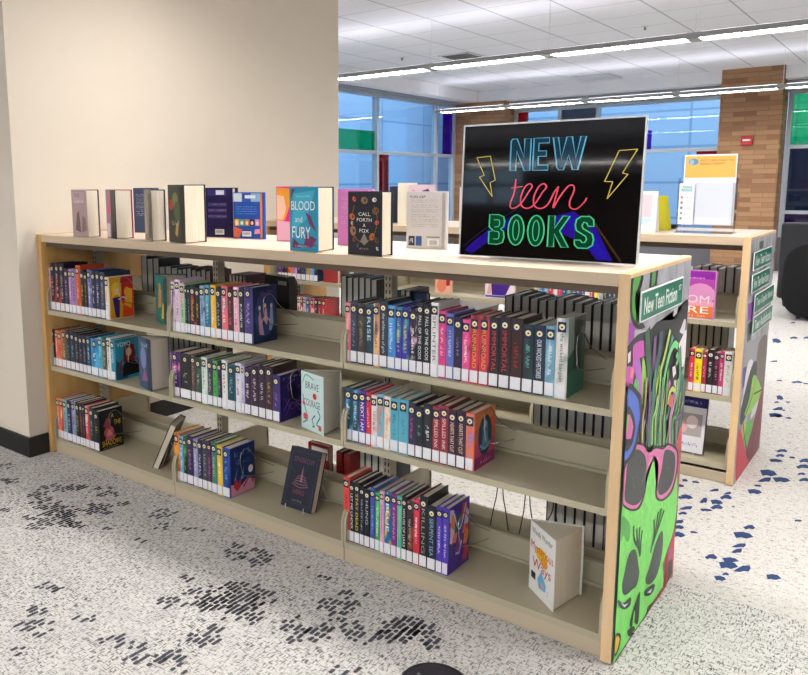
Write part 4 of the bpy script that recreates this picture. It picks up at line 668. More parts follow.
# ================= BOOKCASES =================
def lprof(bm, x0, x1, z, sgn, y0, depth):
    """shelf plate with a folded front lip; sgn=+1 opens towards -y"""
    Y = lambda a: y0+sgn*a
    pts = [(Y(0), z), (Y(depth), z), (Y(depth), z-.004), (Y(.006), z-.004), (Y(.006), z-.019), (Y(.016), z-.019), (Y(.016), z-.021), (Y(0), z-.021)]
    prism(bm, pts, x0, x1, 'x')
def bookcase(y0, label, zs, mural):
    t = thing('bookcase', label, 'bookcase', (-LEN/2, y0, 0))
    X = lambda x: x+LEN/2      # local
    for a, b, near in ((-T, 0, True), (-LEN, -LEN+T, False)):
        ep = obj('end_panel', bevel(bx(X(a), X(b), 0, D, .004, H), .003), WOOD if near else WOODIN, t)
        if near:
            # painted mural sheet on the outer face
            A = Art(lambda u, v, h: (X(0)+.0004+h, u, v), lift=.00006, rough=.45)
            A.poly(mixmat('weathered_grey', 'b4b4bc', '8e8e98', (1, 1, .5), 14, .35, .65, .5), [(.004, .008), (D-.006, .008), (D-.006, H-.012), (.004, H-.012)])
            def clampq(q): return [(min(max(a_, .004), D-.006), min(max(b_, .008), H-.012)) for a_, b_ in q]
            A.lim = clampq
            for it in mural:
                col = it[1]
                if col == '78dc68': col = mixmat('skull_green', '84ec6c', '78e064', (1, 1, .6), 40, .35, .65, .45)
                if it[0] == 'p' and len(it[2]) > 4: A.spoly(col, clampq(it[2]))
                elif it[0] == 'p': A.poly(col, clampq(it[2]))
                else: A.ribbon(col, clampq(it[2]), it[3]*(2.0 if len(it[2]) > 2 and it[3] > .0065 and it[3] < .03 and it[1] not in ('30503a',) and y0 < 1 and it[2][0][1] > .6 else 1))
            if y0 < 1:
                rm = random.Random(5)
                for _ in range(150):
                    u, v_ = rm.uniform(.06, .55), rm.uniform(.2, .62)
                    if u > .2 + v_*.8: continue
                    A.ribbon('4aa850', [(u, v_), (u+rm.uniform(-.004, .004), v_+rm.uniform(.004, .012))], .0018)
            A.done('mural', ep)
        obj('floor_glide', bx(X(a)+.004, X(b)-.004, .01, D-.01, 0, .0039), DARK, ep)
    obj('top_board', bevel(bx(X(-LEN+T)+.0005, X(-T)-.0005, .006, D-.006, H-.036, H-.001), .002), TOPM, t)
    obj('edge_band', bx(X(-LEN+T)+.001, X(-T)-.001, .0045, .0058, H-.0355, H-.002), mixmat('beige_edge_band', 'c6b195', 'd0bca2', (.4, 4, 4), 10, .3, .7, .5), t)
    obj('under_frame', bx(X(-LEN+T)+.001, X(-T)-.001, .03, D-.03, H-.06, H-.0365), mat('brown_underframe', '5c4c3c', .6), t)
    xs = [-LEN+T, -T-2*S, -T-S, -T]
    for i, x in enumerate(xs):
        xx = X(x) + (.018 if i == 0 else -.018 if i == 3 else 0)
        p = obj('upright_post', bx(xx-.016, xx+.016, .29, .33, .004, H-.061), METAL, t)
        bm = bmesh.new(); k = .12
        while k < 1.0:
            for dx in (-.008, .008):
                box(bm, xx+dx-.0025, xx+dx+.0025, .2892, .2898, k, k+.014); box(bm, xx+dx-.0025, xx+dx+.0025, .3302, .3308, k, k+.014)
            k += .0254
        sl = obj('slots', bm, DARK, p)
    for side in (0, 1):
        for z in (zs if side == 0 else (.727, zs[1], .072)):
            for i in range(3):
                a, b = X(xs[i])+.002, X(xs[i+1])-.002
                Y = (lambda v: .018+v) if side == 0 else (lambda v: D-.018-v)
                bm = bmesh.new(); lprof(bm, a, b, z, 1 if side == 0 else -1, Y(0), .262)
                sh = obj('shelf', bm, METAL, t)
                bm = bmesh.new(); y1, y2 = sorted((Y(.246), Y(.262)))
                box(bm, a+.01, b-.01, y1, y2, z+.0005, z+.012); box(bm, a+.01, b-.01, y1, y2, z+.014, z+.085)
                obj('back_stop', bevel(bm, .0015, 1), METAL, sh)
                for q, s_ in ((a, 1), (b, -1)):
                    pr = [(0.002, -.02), (0.002, .075), (.006, .092), (.014, .105), (.026, .113), (.05, .118), (.26, .12), (.26, -.02)]
                    bm = bmesh.new(); x1, x2 = sorted((q, q+s_*.003)); prism(bm, [(Y(u), z+v_) for u, v_ in pr], x1, x2, 'x')
                    x1, x2 = sorted((q, q+s_*.009))
                    fl = [(0.0, .001), (0.0, .075), (.0045, .0935), (.0125, .107), (.025, .1155), (.025, .118), (.0115, .1095), (.0035, .0955), (-.002, .076), (-.002, .001)]
                    prism(bm, [(Y(u), z+v_) for u, v_ in fl], x1, x2, 'x')
                    obj('bracket', bm, METAL, sh)
        for i in range(3):
            a, b = X(xs[i])+.001, X(xs[i+1])-.001
            y1, y2 = (.020, .032) if side == 0 else (D-.032, D-.020)
            obj('kick_plate', bevel(bx(a, b, y1, y2, .002, .0505), .001, 1), METAL2, t)
    return t
bookcase(0, 'long putty steel bookcase nearest the camera with graffiti skull on its end', (.727, .445, .072), MURAL1)
bookcase(1.607, 'second steel bookcase behind, four green street signs on its end panel', (.727, .395, .085), MURAL2)

# street name signs on the end panels
GREEN = '00745a'
def street_sign(y0, quad, st, label, suffix=None):
    (a, z3), (b, z2), (_, z1), (_, z0) = quad
    zlo = (z1+z0)/2; zhi = (z2+z3)/2; y1, y2 = y0+min(a, quad[3][0]), y0+max(b, quad[2][0]); W_, H_ = y2-y1, zhi-zlo
    t = thing('street_sign', label, 'sign', (.0075, y1, zlo), 0, 'green street name signs on the bookcase ends')
    obj('plate', bevel(bx(0, .004, 0, W_, 0, H_), .0008, 1), WHITE, t)
    A = Art(lambda u, v, h: (.004+h, u, v), rough=.35); m = H_*.05; A.rect(GREEN, m, m, W_-m, H_-m)
    A.text('f4f8f4', st, W_*.07, H_*.22, W_*(.84 if suffix else .93), H_*.76, outline=('f4f8f4', .002))
    if suffix: A.text('f4f8f4', suffix, W_*.88, H_*.55, W_*.95, H_*.74, outline=('f4f8f4', .002))
    A.done('sign_face', t)
    obj('magnet', bx(-.0062, 0, W_*.3, W_*.7, H_*.3, H_*.7), BLACK, t)
street_sign(0, [(.071, 1.048), (.474, 1.045), (.487, .961), (.064, .965)], 'New Teen Fiction', 'green New Teen Fiction street sign above the graffiti skull', 'ST')
street_sign(1.607, [(.03, 1.035), (.455, 1.035), (.455, .955), (.03, .955)], 'New Teen Fiction', 'topmost of four green street signs on the rear bookcase end')
street_sign(1.607, [(.03, .938), (.445, .938), (.445, .858), (.03, .858)], 'New Teen Non-Fiction', 'second green street sign down on the rear bookcase end')
street_sign(1.607, [(.125, .842), (.600, .842), (.600, .758), (.125, .758)], 'Teen Graphic Novels', 'third green street sign down on the rear bookcase end')
street_sign(1.607, [(.125, .742), (.600, .742), (.600, .662), (.125, .662)], 'Teen Audiobooks', 'lowest of four green street signs on the rear bookcase end')

# ================= BOOKS =================
def cover_mat(a, b, seed):
    if a == b: return mat('cover_'+a, a, .35, coat=.12, spec=.3)
    k = ('cov', a, b)
    if k in MATS: return MATS[k]
    r = random.Random(a+b); st = r.random()
    m = mixmat('printed_cover_'+a, a, b, (12, 3, 2.2 if st < .6 else 6), r.uniform(1.5, 4), .50, .60 if st < .5 else .72, .35, 2, .12)
    MATS[k] = m; return m
def shell(w, d, h, back=0.0):
    """book case: rounded spine at y=0, boards running back to y=d"""
    t = .0028; r = .0035; q = []
    for i in range(7):
        a = math.pi*i/6; q.append((w/2-math.cos(a)*w/2, r-math.sin(a)*r))
    out = [(0, d)]+q+[(w, d), (w-t, d), (w-t, .0055), (t, .0055), (t, d)]
    bm = bmesh.new(); prism(bm, out, 0, h); return bm
def big_art(kind, A, u0, v0, u1, v1, r):
    """cover picture in the box u0..u1, v0..v1"""
    W_, H_ = u1-u0, v1-v0
    def U(a): return u0+a*W_
    def V(b): return v0+b*H_
    def R_(c, a, b, c2, d): A.rect(c, U(a), V(b), U(c2), V(d))
    def O(c, a, b, ra, rb, **k): A.oval(c, U(a), V(b), ra*W_, rb*H_, **k)
    def Tx(c, s, a, b, c2, d): A.text(c, s, U(a), V(b), U(c2), V(d))
    def Rb(c, pts, w_, **k): A.ribbon(c, [(U(a), V(b)) for a, b in pts], w_*W_, **k)
    def Po(c, pts): A.poly(c, [(U(a), V(b)) for a, b in pts])
    def Sc(c, a, b, c2, d): A.scrawl(c, U(a), V(b), U(c2), V(d), rnd=r)
    if kind == 'comic':
        R_('e0a028', 0, 0, 1, 1); R_('c83028', .5, .35, 1, 1); Po('e85020', [(.5, 0), (1, 0), (1, .5), (.8, .75), (.6, .5)]); O('f0c840', .27, .72, .2, .16); Po('f0c840', [(.08, .5), (.2, .85), (.45, .85), (.42, .5), (.3, .62)])
        Po('3a2a78', [(.2, .1), (.12, .5), (.42, .52), (.4, .25), (.38, .02), (.24, .02)]); O('f0c0a0', .3, .66, .09, .07); O('f0a040', .72, .62, .12, .12); Po('f8b030', [(.6, .3), (.7, .7), (.95, .68), (.9, .2)]); Rb('d0c8e0', [(.35, .45), (.55, .5), (.7, .45)], .05); R_('b02838', .45, .86, .95, .97)
    elif kind == 'VOYO':
        R_('2e94b0', 0, 0, 1, 1); Po('1c5870', [(0, 0), (.5, .0), (.2, .4), (0, .5)]); Po('7c2030', [(.3, .45), (.35, .8), (.55, .9), (.78, .82), (.85, .55), (.7, .35), (.45, .3)]); O('e0b090', .55, .66, .12, .11); Po('16161c', [(.25, .05), (.3, .35), (.5, .45), (.75, .42), (.98, .3), (.98, .08)]); Rb('9c2434', [(.25, .5), (.15, .3), (.25, .18)], .07)
        Rb('9c2434', [(.7, .4), (.9, .45), (.97, .3)], .06); Tx('e8f0f0', 'VOYO', .05, .82, .62, .93); Rb('e8e0c8', [(.5, .4), (.6, .85)], .03)
    elif kind == 'shadows':
        R_('18161c', 0, 0, 1, 1); O('c05868', .4, .42, .22, .16); Po('a04050', [(.15, .6), (.3, .8), (.5, .75), (.45, .5)]); O('e88888', .42, .36, .12, .13); Po('d06070', [(.2, .22), (.6, .22), (.7, .32), (.3, .34)]); Tx('e8c830', 'A', .5, .78, .62, .88); Tx('e8c830', 'THE', .62, .58, .92, .7); Tx('e8c830', 'SHADOWS', .08, .08, .93, .22); Sc('c8a890', .15, .02, .8, .05)
    elif kind == 'dance':
        R_('1c3454', 0, 0, 1, 1); O('344c80', .5, .5, .45, .4); Sc('7a3a7c', .12, .84, .86, .92); Sc('6a3470', .2, .76, .8, .82); Po('d8a8b8', [(.45, .4), (.5, .62), (.56, .6), (.62, .38), (.55, .3)]); Po('c890b0', [(.25, .15), (.2, .45), (.28, .6), (.35, .4), (.45, .12)]); Po('9ca8d8', [(.65, .2), (.72, .6), (.82, .6), (.85, .3), (.75, .18)])
        O('e8c8b8', .5, .66, .05, .04); O('e8c8b8', .26, .63, .05, .04); O('e8c8b8', .77, .64, .05, .04); Rb('e0b8c0', [(.3, .35), (.5, .45), (.72, .36)], .04)
    elif kind == 'violet':
        R_('2c2064', 0, 0, 1, 1); Rb('8050b8', [(.1, .2), (.4, .5), (.3, .75), (.6, .85)], .03); Rb('a070d0', [(.9, .2), (.6, .4), (.8, .7)], .025); Rb('6040a0', [(.15, .5), (.5, .2), (.9, .45)], .03); O('181040', .55, .55, .2, .22); Sc('c0a0e0', .1, .88, .9, .94); Rb('7048a8', [(.2, .1), (.5, .35), (.85, .1)], .03)
    elif kind == 'reef':
        R_('182c68', 0, 0, 1, 1); Po('d890a8', [(0, 0), (1, 0), (1, .2), (.7, .28), (.4, .16), (0, .26)]); Sc('4878c0', .15, .8, .85, .92); Sc('3c6cc0', .2, .62, .8, .74); Po('2c8cd0', [(.1, .3), (.3, .6), (.2, .35)]); Po('40a0d8', [(.4, .3), (.55, .58), (.5, .3)]); Po('c83048', [(.1, .18), (.2, .38), (.3, .22), (.42, .36), (.38, .14), (.25, .08)]); O('e8e0e8', .82, .45, .1, .08); Rb('782048', [(.5, .12), (.8, .3), (.9, .15)], .05)
    elif kind == 'tree':
        R_('2c5c54', 0, 0, 1, 1); Po('8aa8a0', [(0, .5), (.35, .6), (.3, 1), (0, 1)]); Po('1c3430', [(.3, .2), (.35, .95), (.75, 1), (.85, .5), (.7, .15)]); Po('3a7864', [(0, 0), (1, 0), (1, .25), (.5, .35), (0, .3)]); 
        for k in range(7): Rb('16302c', [(.5, .3), (.3+.08*k, .9)], .03)
    elif kind == 'oval':
        R_('d86048', 0, .45, 1, 1); R_('c84878', 0, .2, 1, .45); R_('982c78', 0, 0, 1, .2); Po('e08048', [(0, .7), (1, .85), (1, 1), (0, 1)]); O('1c3450', .5, .55, .33, .36, n=24); O('3c78a0', .5, .62, .15, .2); Po('5890b8', [(.3, .3), (.4, .6), (.6, .6), (.72, .3)]); O('98b8c8', .5, .74, .08, .07); Rb('88b0d0', [(.25, .4), (.5, .3), (.75, .4)], .05); Sc('f0b8d0', .3, .06, .75, .12)
    elif kind == 'busy':
        R_('4a2c98', 0, 0, 1, 1)
        for k in range(16): A.poly(r.choice(['c83858', 'e08040', '38a0a0', '303038', 'd0c0e0', '7c3c9c', 'c04830', '285060']), [(U(min(max(a, .02), .98)), V(min(max(b, .02), .98))) for a, b in [(lambda c, d: [(c-.15, d-.1), (c+.05, d-.13), (c+.18, d+.05), (c-.02, d+.14)])(r.random(), r.uniform(.15, .95))][0]])
        Rb('d8d0e8', [(.2, .9), (.5, .6), (.8, .95)], .05)
    elif kind == 'plain':
        R_('203050', 0, 0, 1, 1); O('34508c', .5, .5, .3, .3); Sc('88a0d0', .15, .8, .85, .88)
LASTART = {'top shelf of the far left section': 'comic', 'middle shelf of the far left section': 'VOYO', 'bottom shelf of the far left section': 'shadows', 'top shelf of the middle section': 'dance',
  'middle shelf of the middle section': 'violet', 'bottom shelf of the middle section': 'reef', 'top shelf of the nearest section': 'tree', 'middle shelf of the nearest section': 'oval', 'bottom shelf of the nearest section': 'busy',
  'top shelf of the rear bookcase, seen through the gap': 'plain'}
SHORT = {'top shelf of the rear bookcase, seen through the gap': 'rear bookcase top shelf gap', 'middle shelf of the rear bookcase, seen through the gap': 'rear bookcase middle shelf gap',
  'middle shelf of the rear bookcase beside its end panel': 'rear bookcase beside end panel', 'top shelf of the rear bookcase, above the grey page edges': 'rear bookcase above grey page edges'}
for gi, (gname, z, y, books) in enumerate(GROUPS):
    back = 'rear' in gname; n = len(books); r = random.Random(gi)
    if back and z == .445: z = .395
    for i, (x0, w_, h, ca, cb, ct, title, desc) in enumerate(books):
        if back: h = {1: .2, 2: .225, 3: .195, 4: .21}[1 if 'top shelf of the rear bookcase, seen' in gname else 2 if 'seen' in gname else 4 if 'above' in gname else 3] + r.uniform(-.006, .006)
        place = SHORT.get(gname, gname.replace('of the', 'of').replace('section', 'section'))
        dw = desc.split()
        if i == n-1: lab = f"{' '.join(dw[:8])} book, right end, {place}"
        else: lab = f"{' '.join(dw[:5])} book, {ORD[i]} from left, {place}"
        if len(lab.split()) > 16: lab = f"{' '.join(dw[:6])}, {ORD[i]} from left, {place}"
        t = thing('book', lab, 'book', (x0+.0002, y, z), 0, 'books on the '+gname)
        w_ -= .0004; d = r.choice((.138, .142, .146)) if not back else .14
        if back and i != n-1: d = .13
        cm = cover_mat(ca, cb, i)
        cv = obj('cover', shell(w_, d, h), cm, t)
        obj('page_block', bx(.0032, w_-.0032, .006, d-.004, .003, h-.004), PAPER, t)
        if not (back and 'above' in gname): obj('spine_label', bx(w_*.08, w_*.92, -.0016, .0003, .005, .042 if not back else .04), LABEL, t)
        s = min(w_*.84, .024); c = w_/2
        A = Art(lambda u, v, q: (u, -.0006-q, v), lift=.0002)
        A.rect(NAVY, c-s/2, h-.012-s*1.15, c+s/2, h-.010); A.oval(CREAM, c, h-.011-s*.57, s*.36, s*.36, 14); A.rect(NAVY, c-s*.12, h-.011-s*.7, c+s*.12, h-.011-s*.5)
        A.done('genre_sticker', t)
        A = Art(lambda u, v, q: (u, -.0004-q, v), lift=.0002); th = w_*(.42 if title != '~' else .34)
        if title == '~': A.scrawl(ct, c-th/2, .055+r.uniform(0, .02), c+th/2, h-.045-r.uniform(0, .02), rot=True, rnd=r)
        else: A.text(ct, title, c-th/2, .05 if len(title) > 5 else .085, c+th/2, h-.042, rot=True)
        A.done('spine_title', t)
        if i == n-1 and gname in LASTART:
            A = Art(lambda u, v, q: (w_+.0001+q, u, v), lift=.00008); big_art(LASTART[gname], A, .006, .002, d-.001, h-.002, r); A.done('cover_picture', t)

# books standing on the far side, their page edges towards us
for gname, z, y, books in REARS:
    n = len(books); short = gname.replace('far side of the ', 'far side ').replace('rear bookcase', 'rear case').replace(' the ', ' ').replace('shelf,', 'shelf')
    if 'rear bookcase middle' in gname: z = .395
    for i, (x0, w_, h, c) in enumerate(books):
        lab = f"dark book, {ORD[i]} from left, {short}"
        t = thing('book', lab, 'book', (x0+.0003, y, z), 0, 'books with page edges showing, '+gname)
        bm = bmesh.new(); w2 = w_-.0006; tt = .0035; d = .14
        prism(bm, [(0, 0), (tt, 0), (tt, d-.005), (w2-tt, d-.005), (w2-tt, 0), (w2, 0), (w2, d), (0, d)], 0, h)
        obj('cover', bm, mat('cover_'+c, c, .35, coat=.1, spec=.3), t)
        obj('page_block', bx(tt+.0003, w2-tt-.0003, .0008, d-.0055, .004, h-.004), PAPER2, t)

# ---- fanned books standing on display ----
def fan_book(S_, A_, B_, z, h, label, front, backc, art, group, name='book', pages=PAPER, artrnd=3):
    S_, A_, B_ = Vector(S_), Vector(A_), Vector(B_); d = A_-S_; wid = d.length; ang = math.atan2(d.y, d.x)
    t = thing(name, label, 'book', (S_.x, S_.y, z), ang, group)
    e = B_-S_; c, s = math.cos(-ang), math.sin(-ang); b = Vector((e.x*c-e.y*s, e.x*s+e.y*c)); sp = .012
    bdir = b.normalized(); bn = Vector((-bdir.y, bdir.x))
    if bn.y < 0: bn = -bn
    obj('front_cover', bevel(bx(0, wid, -.0025, 0, 0, h), .0006, 1), front, t)
    b0 = Vector((0, sp*.6)); b1 = b0 + bdir*b.length
    bm = bmesh.new(); prism(bm, [tuple(b0), tuple(b1), tuple(b1+bn*.0025), tuple(b0+bn*.0025)], 0, h); obj('back_cover', bm, backc, t)
    bm = bmesh.new(); prism(bm, [(-.0002, -.0025), (-.005, 0), (-.006, sp*.3), (-.005, sp*.6+.001), (0, sp*.6+.0025), (.002, sp*.3)], 0, h); obj('spine', bm, backc, t)
    # page wedge with a few fanned leaves
    n = 9; outer = []
    for k in range(n+1):
        f = k/n; p = Vector((wid-.006, .0008))*(1-f) + (b1-bdir*.006-bn*.0004)*f
        p = Vector((p.x, p.y)); rr = 1 + .02*math.sin(f*math.pi); outer.append((p.x*rr, p.y))
    bm = bmesh.new(); prism(bm, [(.003, .001)]+outer+[tuple(b0+bdir*.003)], .004, h-.004); obj('page_block', bm, pages, t)
    if art:
        A = Art(lambda u, v, q: (u, -.0027-q, v), lift=.0001, coat=.3); art(A, wid, h, random.Random(artrnd)); A.done('cover_picture', t)
    return t
def M(c, r=.35): return mat('cover_'+c, c, r, coat=.12, spec=.3)
def a_mauve(A, W_, h, r):
    A.rect('b49a9c', .002, .002, W_-.002, h-.002); A.rect('c4a8b0', .01, h*.72, W_-.02, h*.95); A.text('8a5c6c', 'THE', .02, h*.84, .08, h*.92)
    A.poly('6c5454', [(.03, .03), (.05, h*.5), (.07, h*.55), (.08, .02)]); A.poly('8a7468', [(.09, .02), (.1, h*.45), (.13, h*.4), (.14, .03)]); A.scrawl('f0e0e0', .02, h*.72, .12, h*.78, rnd=r)
def a_pink(A, W_, h, r):
    A.rect('a87898', .002, .002, W_-.002, h-.002); A.rect('141218', W_*.5, .002, W_-.002, h-.002); A.poly('e04880', [(.01, h*.5), (.05, h*.9), (.07, h*.5)]); A.rect('e0d8e0', .005, .004, W_*.4, h*.3)
def a_grey(A, W_, h, r):
    A.rect('7a7868', .002, .002, W_-.002, h-.002); A.poly('2c2c28', [(W_*.6, 0.01), (W_*.65, h*.9), (W_-.004, h*.95), (W_-.004, .01)]); A.oval('3a4030', W_*.7, h*.85, .02, .02); A.poly('a8a498', [(.01, .02), (.03, h*.6), (.06, .03)])
def a_forest(A, W_, h, r):
    A.rect('3a3c34', .002, .002, W_-.002, h-.002); A.oval('7c8048', W_*.45, h*.72, .03, .035); A.oval('506048', W_*.6, h*.55, .04, .04); A.poly('c8a060', [(W_*.4, h*.15), (W_*.5, h*.35), (W_*.62, h*.3), (W_*.55, h*.1)]); A.poly('c03030', [(.01, h*.6), (.02, h*.75), (.05, h*.7), (.04, h*.55)])
    A.poly('20241f', [(W_*.75, .01), (W_*.7, h*.95), (W_-.004, h*.97), (W_-.004, .01)]); A.scrawl('c0b890', .02, h*.3, .11, h*.38, rnd=r)
def a_blood(A, W_, h, r):
    A.rect('1f95b8', .002, .002, W_-.002, h-.002); A.poly('3cb4d0', [(.01, h*.3), (W_*.6, h*.5), (W_*.9, h*.95), (.02, h*.9)])
    for pts in ([(W_*.55, h*.62), (W_*.75, h*.55), (W_*.95, h*.3), (W_*.7, h*.42)], [(0.01, .01), (.02, h*.2), (.05, h*.1), (.06, .01)], [(W_*.45, h*.05), (W_*.75, h*.25), (W_*.95, h*.2), (W_*.8, .02)], [(.004, h*.8), (.012, h*.97), (.03, h*.97)], [(W_*.5, h*.1), (W_*.6, h*.3), (W_*.7, h*.3), (W_*.66, h*.08)]): A.poly('6c3060', pts)
    A.ribbon('804070', [(.02, h*.05), (.06, h*.1), (.1, h*.06), (.14, h*.12)], .006)
    A.scrawl('a8e0e8', W_*.2, h*.84, W_*.75, h*.87, rnd=r)
    A.text('f0f6f6', 'BLOOD', W_*.06, h*.64, W_*.9, h*.78); A.text('f0f6f6', 'and', W_*.2, h*.45, W_*.45, h*.54); A.text('f0f6f6', 'FURY', W_*.08, h*.2, W_*.74, h*.38); A.scrawl('c8e0e0', W_*.2, h*.06, W_*.7, h*.09, rnd=r)
def a_fox(A, W_, h, r):
    A.rect('1e222c', .002, .002, W_-.002, h-.002)
    for c, a, b, q in (('d05048', .18, .88, .05), ('e8e0e0', .78, .87, .05), ('c86838', .12, .6, .07), ('7a4c28', .82, .7, .08), ('d84840', .86, .52, .05), ('a0785c', .15, .38, .09), ('e0d8c8', .12, .5, .035), ('c06838', .72, .3, .07), ('703828', .85, .25, .06), ('d8d4d0', .88, .12, .035), ('485058', .3, .15, .04), ('8c6c54', .5, .86, .08), ('6c3c30', .2, .25, .06)):
        A.oval(c, W_*a, h*b, W_*q, W_*q*1.3, 10, r.random()*3); A.oval('2a2c34', W_*a+.003, h*b, W_*q*.4, W_*q*.5, 8)
    A.ribbon('a06c48', [(W_*.2, h*.78), (W_*.12, h*.55), (W_*.2, h*.3), (W_*.4, h*.2)], .002); A.ribbon('a06c48', [(W_*.78, h*.78), (W_*.88, h*.6), (W_*.8, h*.35), (W_*.55, h*.2)], .002)
    A.poly('8c8478', [(W_*.38, h*.22), (W_*.5, h*.36), (W_*.62, h*.22), (W_*.5, h*.16)])
    for s_, a, b, q in (('CALL', .33, .68, .62), ('FORTH', .28, .72, .53), ('A', .46, .54, .445), ('FOX', .36, .64, .36)): A.text('f2f0e8', s_, W_*a, h*q, W_*b, h*(q+.055))
    A.scrawl('c89088', W_*.35, h*.09, W_*.65, h*.12, rnd=r)
def a_teal(A, W_, h, r):
    A.rect('2c7c78', .002, .002, W_-.002, h-.002); A.poly('d8944c', [(.03, h*.3), (.05, h*.75), (.08, h*.7), (.07, h*.35)]); A.poly('e0c040', [(.07, h*.1), (.09, h*.45), (.11, h*.4), (.1, h*.12)]); A.poly('184c50', [(W_*.75, 0.003), (W_*.75, h*.95), (W_-.003, h*.95), (W_-.003, .003)]); A.oval('c88858', .06, h*.78, .014, .014)
def a_blue(A, W_, h, r):
    A.rect('3c5878', .002, .002, W_-.002, h-.002); A.oval('8090c0', W_*.4, h*.6, .03, .05); A.poly('a06090', [(.03, .03), (.06, h*.4), (.1, .04)]); A.rect('24344c', W_*.7, .003, W_-.003, h-.003); A.scrawl('d0d8e8', .02, h*.82, .11, h*.9, rnd=r)
def a_grave(A, W_, h, r):
    A.rect('cfe6e4', .002, .002, W_-.002, h-.002); A.text('305868', 'BRAVE', W_*.2, h*.72, W_*.8, h*.84); A.text('305868', 'COURAGE', W_*.12, h*.42, W_*.85, h*.54)
    A.ribbon('40a0a8', [(.01, .02), (.04, h*.2), (.02, h*.4), (.01, h*.6)], .006); A.ribbon('3888a0', [(W_*.9, .03), (W_*.7, h*.15), (W_*.85, h*.3), (W_*.75, h*.4)], .006); A.ribbon('50b0a0', [(.01, h*.8), (.03, h*.95), (.08, h*.9)], .005)
    for a, b, q in ((.62, .62, .012), (.18, .22, .013), (.85, .1, .01), (.12, .45, .008)): A.oval('d84848', W_*a, h*b, q, q, 10)
    A.ribbon('2c6c80', [(W_*.5, .02), (W_*.6, h*.1), (W_*.5, h*.2), (W_*.65, h*.3)], .005)
def a_myst(A, W_, h, r):
    A.rect('eeeeea', .002, .002, W_-.002, h-.002)
    A.text('303038', 'Wendy Wunder', W_*.08, h*.82, W_*.9, h*.93)
    A.poly('68b8e0', [(W_*.42, .03), (W_*.35, h*.25), (W_*.5, h*.4), (W_*.7, h*.25), (W_*.68, .035)]); A.oval('f0c030', W_*.5, h*.62, W_*.24, h*.1); A.oval('f0a030', W_*.6, h*.55, W_*.14, h*.07)
    A.text('d03038', 'Mysterious', W_*.06, h*.58, W_*.95, h*.74); A.text('c02848', 'Ways', W_*.14, h*.34, W_*.88, h*.52)
    A.rect('303030', W_*.1, h*.2, W_*.28, h*.3); A.oval('e8a0a8', W_*.55, h*.2, .008, .01); A.scrawl('90a0a8', W_*.76, h*.1, W_*.93, h*.2, rnd=r)
TG = 'books standing on top of the front bookcase'
SPEC = [('mauve and brown book fanned open, leftmost on the bookcase top', 'b49a9c', '5c4450', a_mauve, TG),
 ('black and pink book fanned open, second on the bookcase top', '3c2430', 'a02858', a_pink, TG),
 ('olive grey book fanned open, in front of a slate blue back cover', '7a7868', '24242a', a_grey, TG),
 ('dark forest cover book fanned open, beside the purple back cover', '3a3c34', '30242c', a_forest, TG),
 ('turquoise BLOOD and FURY book standing fanned on the bookcase top', '1f95b8', '1c5068', a_blood, TG),
 ('dark CALL FORTH A FOX book standing left of the neon style sign', '1e222c', '1e222c', a_fox, TG),
 ('teal cover book facing out, right end of far left top shelf', '2c7c78', '2c4858', a_teal, 'books faced out on the shelves'),
 ('blue cover book fanned open, right end of far left middle shelf', '3c5878', '5c6870', a_blue, 'books faced out on the shelves'),
 ('pale blue COURAGE book fanned open on the middle section middle shelf', 'cfe6e4', 'c8c8c0', a_grave, 'books faced out on the shelves'),
 ('white Mysterious Ways book fanned open on the nearest bottom shelf', 'eeeeea', 'd4dcd8', a_myst, 'books faced out on the shelves')]
for (nm, z, (sx, sy, ax, ay, bx_, by_), h), (lab, f, b, art, grp) in zip(STANDS, SPEC):
    fan_book((sx, max(sy, .02)), (ax, max(ay, .02)), (bx_, by_), z, h, lab, M(f), M(b), art, grp)
# books on top facing the other side: we see their back covers
def back_blurb(bgc, txtc, spinec, barcode=True, extra=None):
    def f(A, W_, h, r):
        A.rect(bgc, .002, .002, W_-.002, h-.002)
        for k in range(6):
            v = h*(.84-.085*k); A.scrawl(txtc, W_*.12, v, W_*.82, v+h*.022, rnd=r); A.scrawl(txtc, W_*.12, v-h*.035, W_*.8, v-h*.015, rnd=r)
        if extra: extra(A, W_, h, r)
        if barcode:
            A.rect('f4f4f4', W_*.3, h*.05, W_*.6, h*.16)
            for k in range(9): A.rect('202020', W_*(.33+k*.027), h*.08, W_*(.34+k*.027), h*.14)
        A.rect(spinec, W_-.014, .004, W_-.003, h-.004)
    return f
def x_navy(A, W_, h, r):
    A.rect('241c50', .003, .003, W_-.015, h-.003)
    A.rect('38347c', .01, h*.84, W_*.7, h*.96); A.rect('e8e8f0', W_*.35, h*.86, W_*.62, h*.95)
    for k in range(3): A.rect('4a3c78', .012, h*(.62-.12*k), W_*.7, h*(.7-.12*k)); A.scrawl('a090d0', .014, h*(.65-.12*k), W_*.68, h*(.68-.12*k), rnd=r)
def x_blue(A, W_, h, r):
    A.rect('d8e4f0', .003, h*.8, W_*.3, h*.98); A.rect('88c0e8', W_*.6, h*.8, W_*.95, h*.98); A.oval('2858b8', W_*.45, h*.6, W_*.42, h*.2, 20); A.rect('f0f0f8', W_*.4, h*.87, W_*.75, h*.94)
    for k in range(4): A.scrawl('88b0f0', W_*.12, h*(.68-.05*k), W_*.8, h*(.7-.05*k), rnd=r)
    for k, c in enumerate(('e8c840', '48b0a0', 'd08030', '303040', 'c890d8')): A.rect(c, W_*(.05+.17*k), h*.28, W_*(.2+.17*k), h*.42); A.oval('f0d8c0', W_*(.12+.17*k), h*.34, .007, .009, 8)
    A.poly('e87050', [(.004, .004), (W_*.2, .004), (W_*.3, h*.2), (.004, h*.26)]); A.poly('e8a0d0', [(W_*.7, h*.1), (W_*.9, h*.12), (W_*.88, h*.22), (W_*.72, h*.2)])
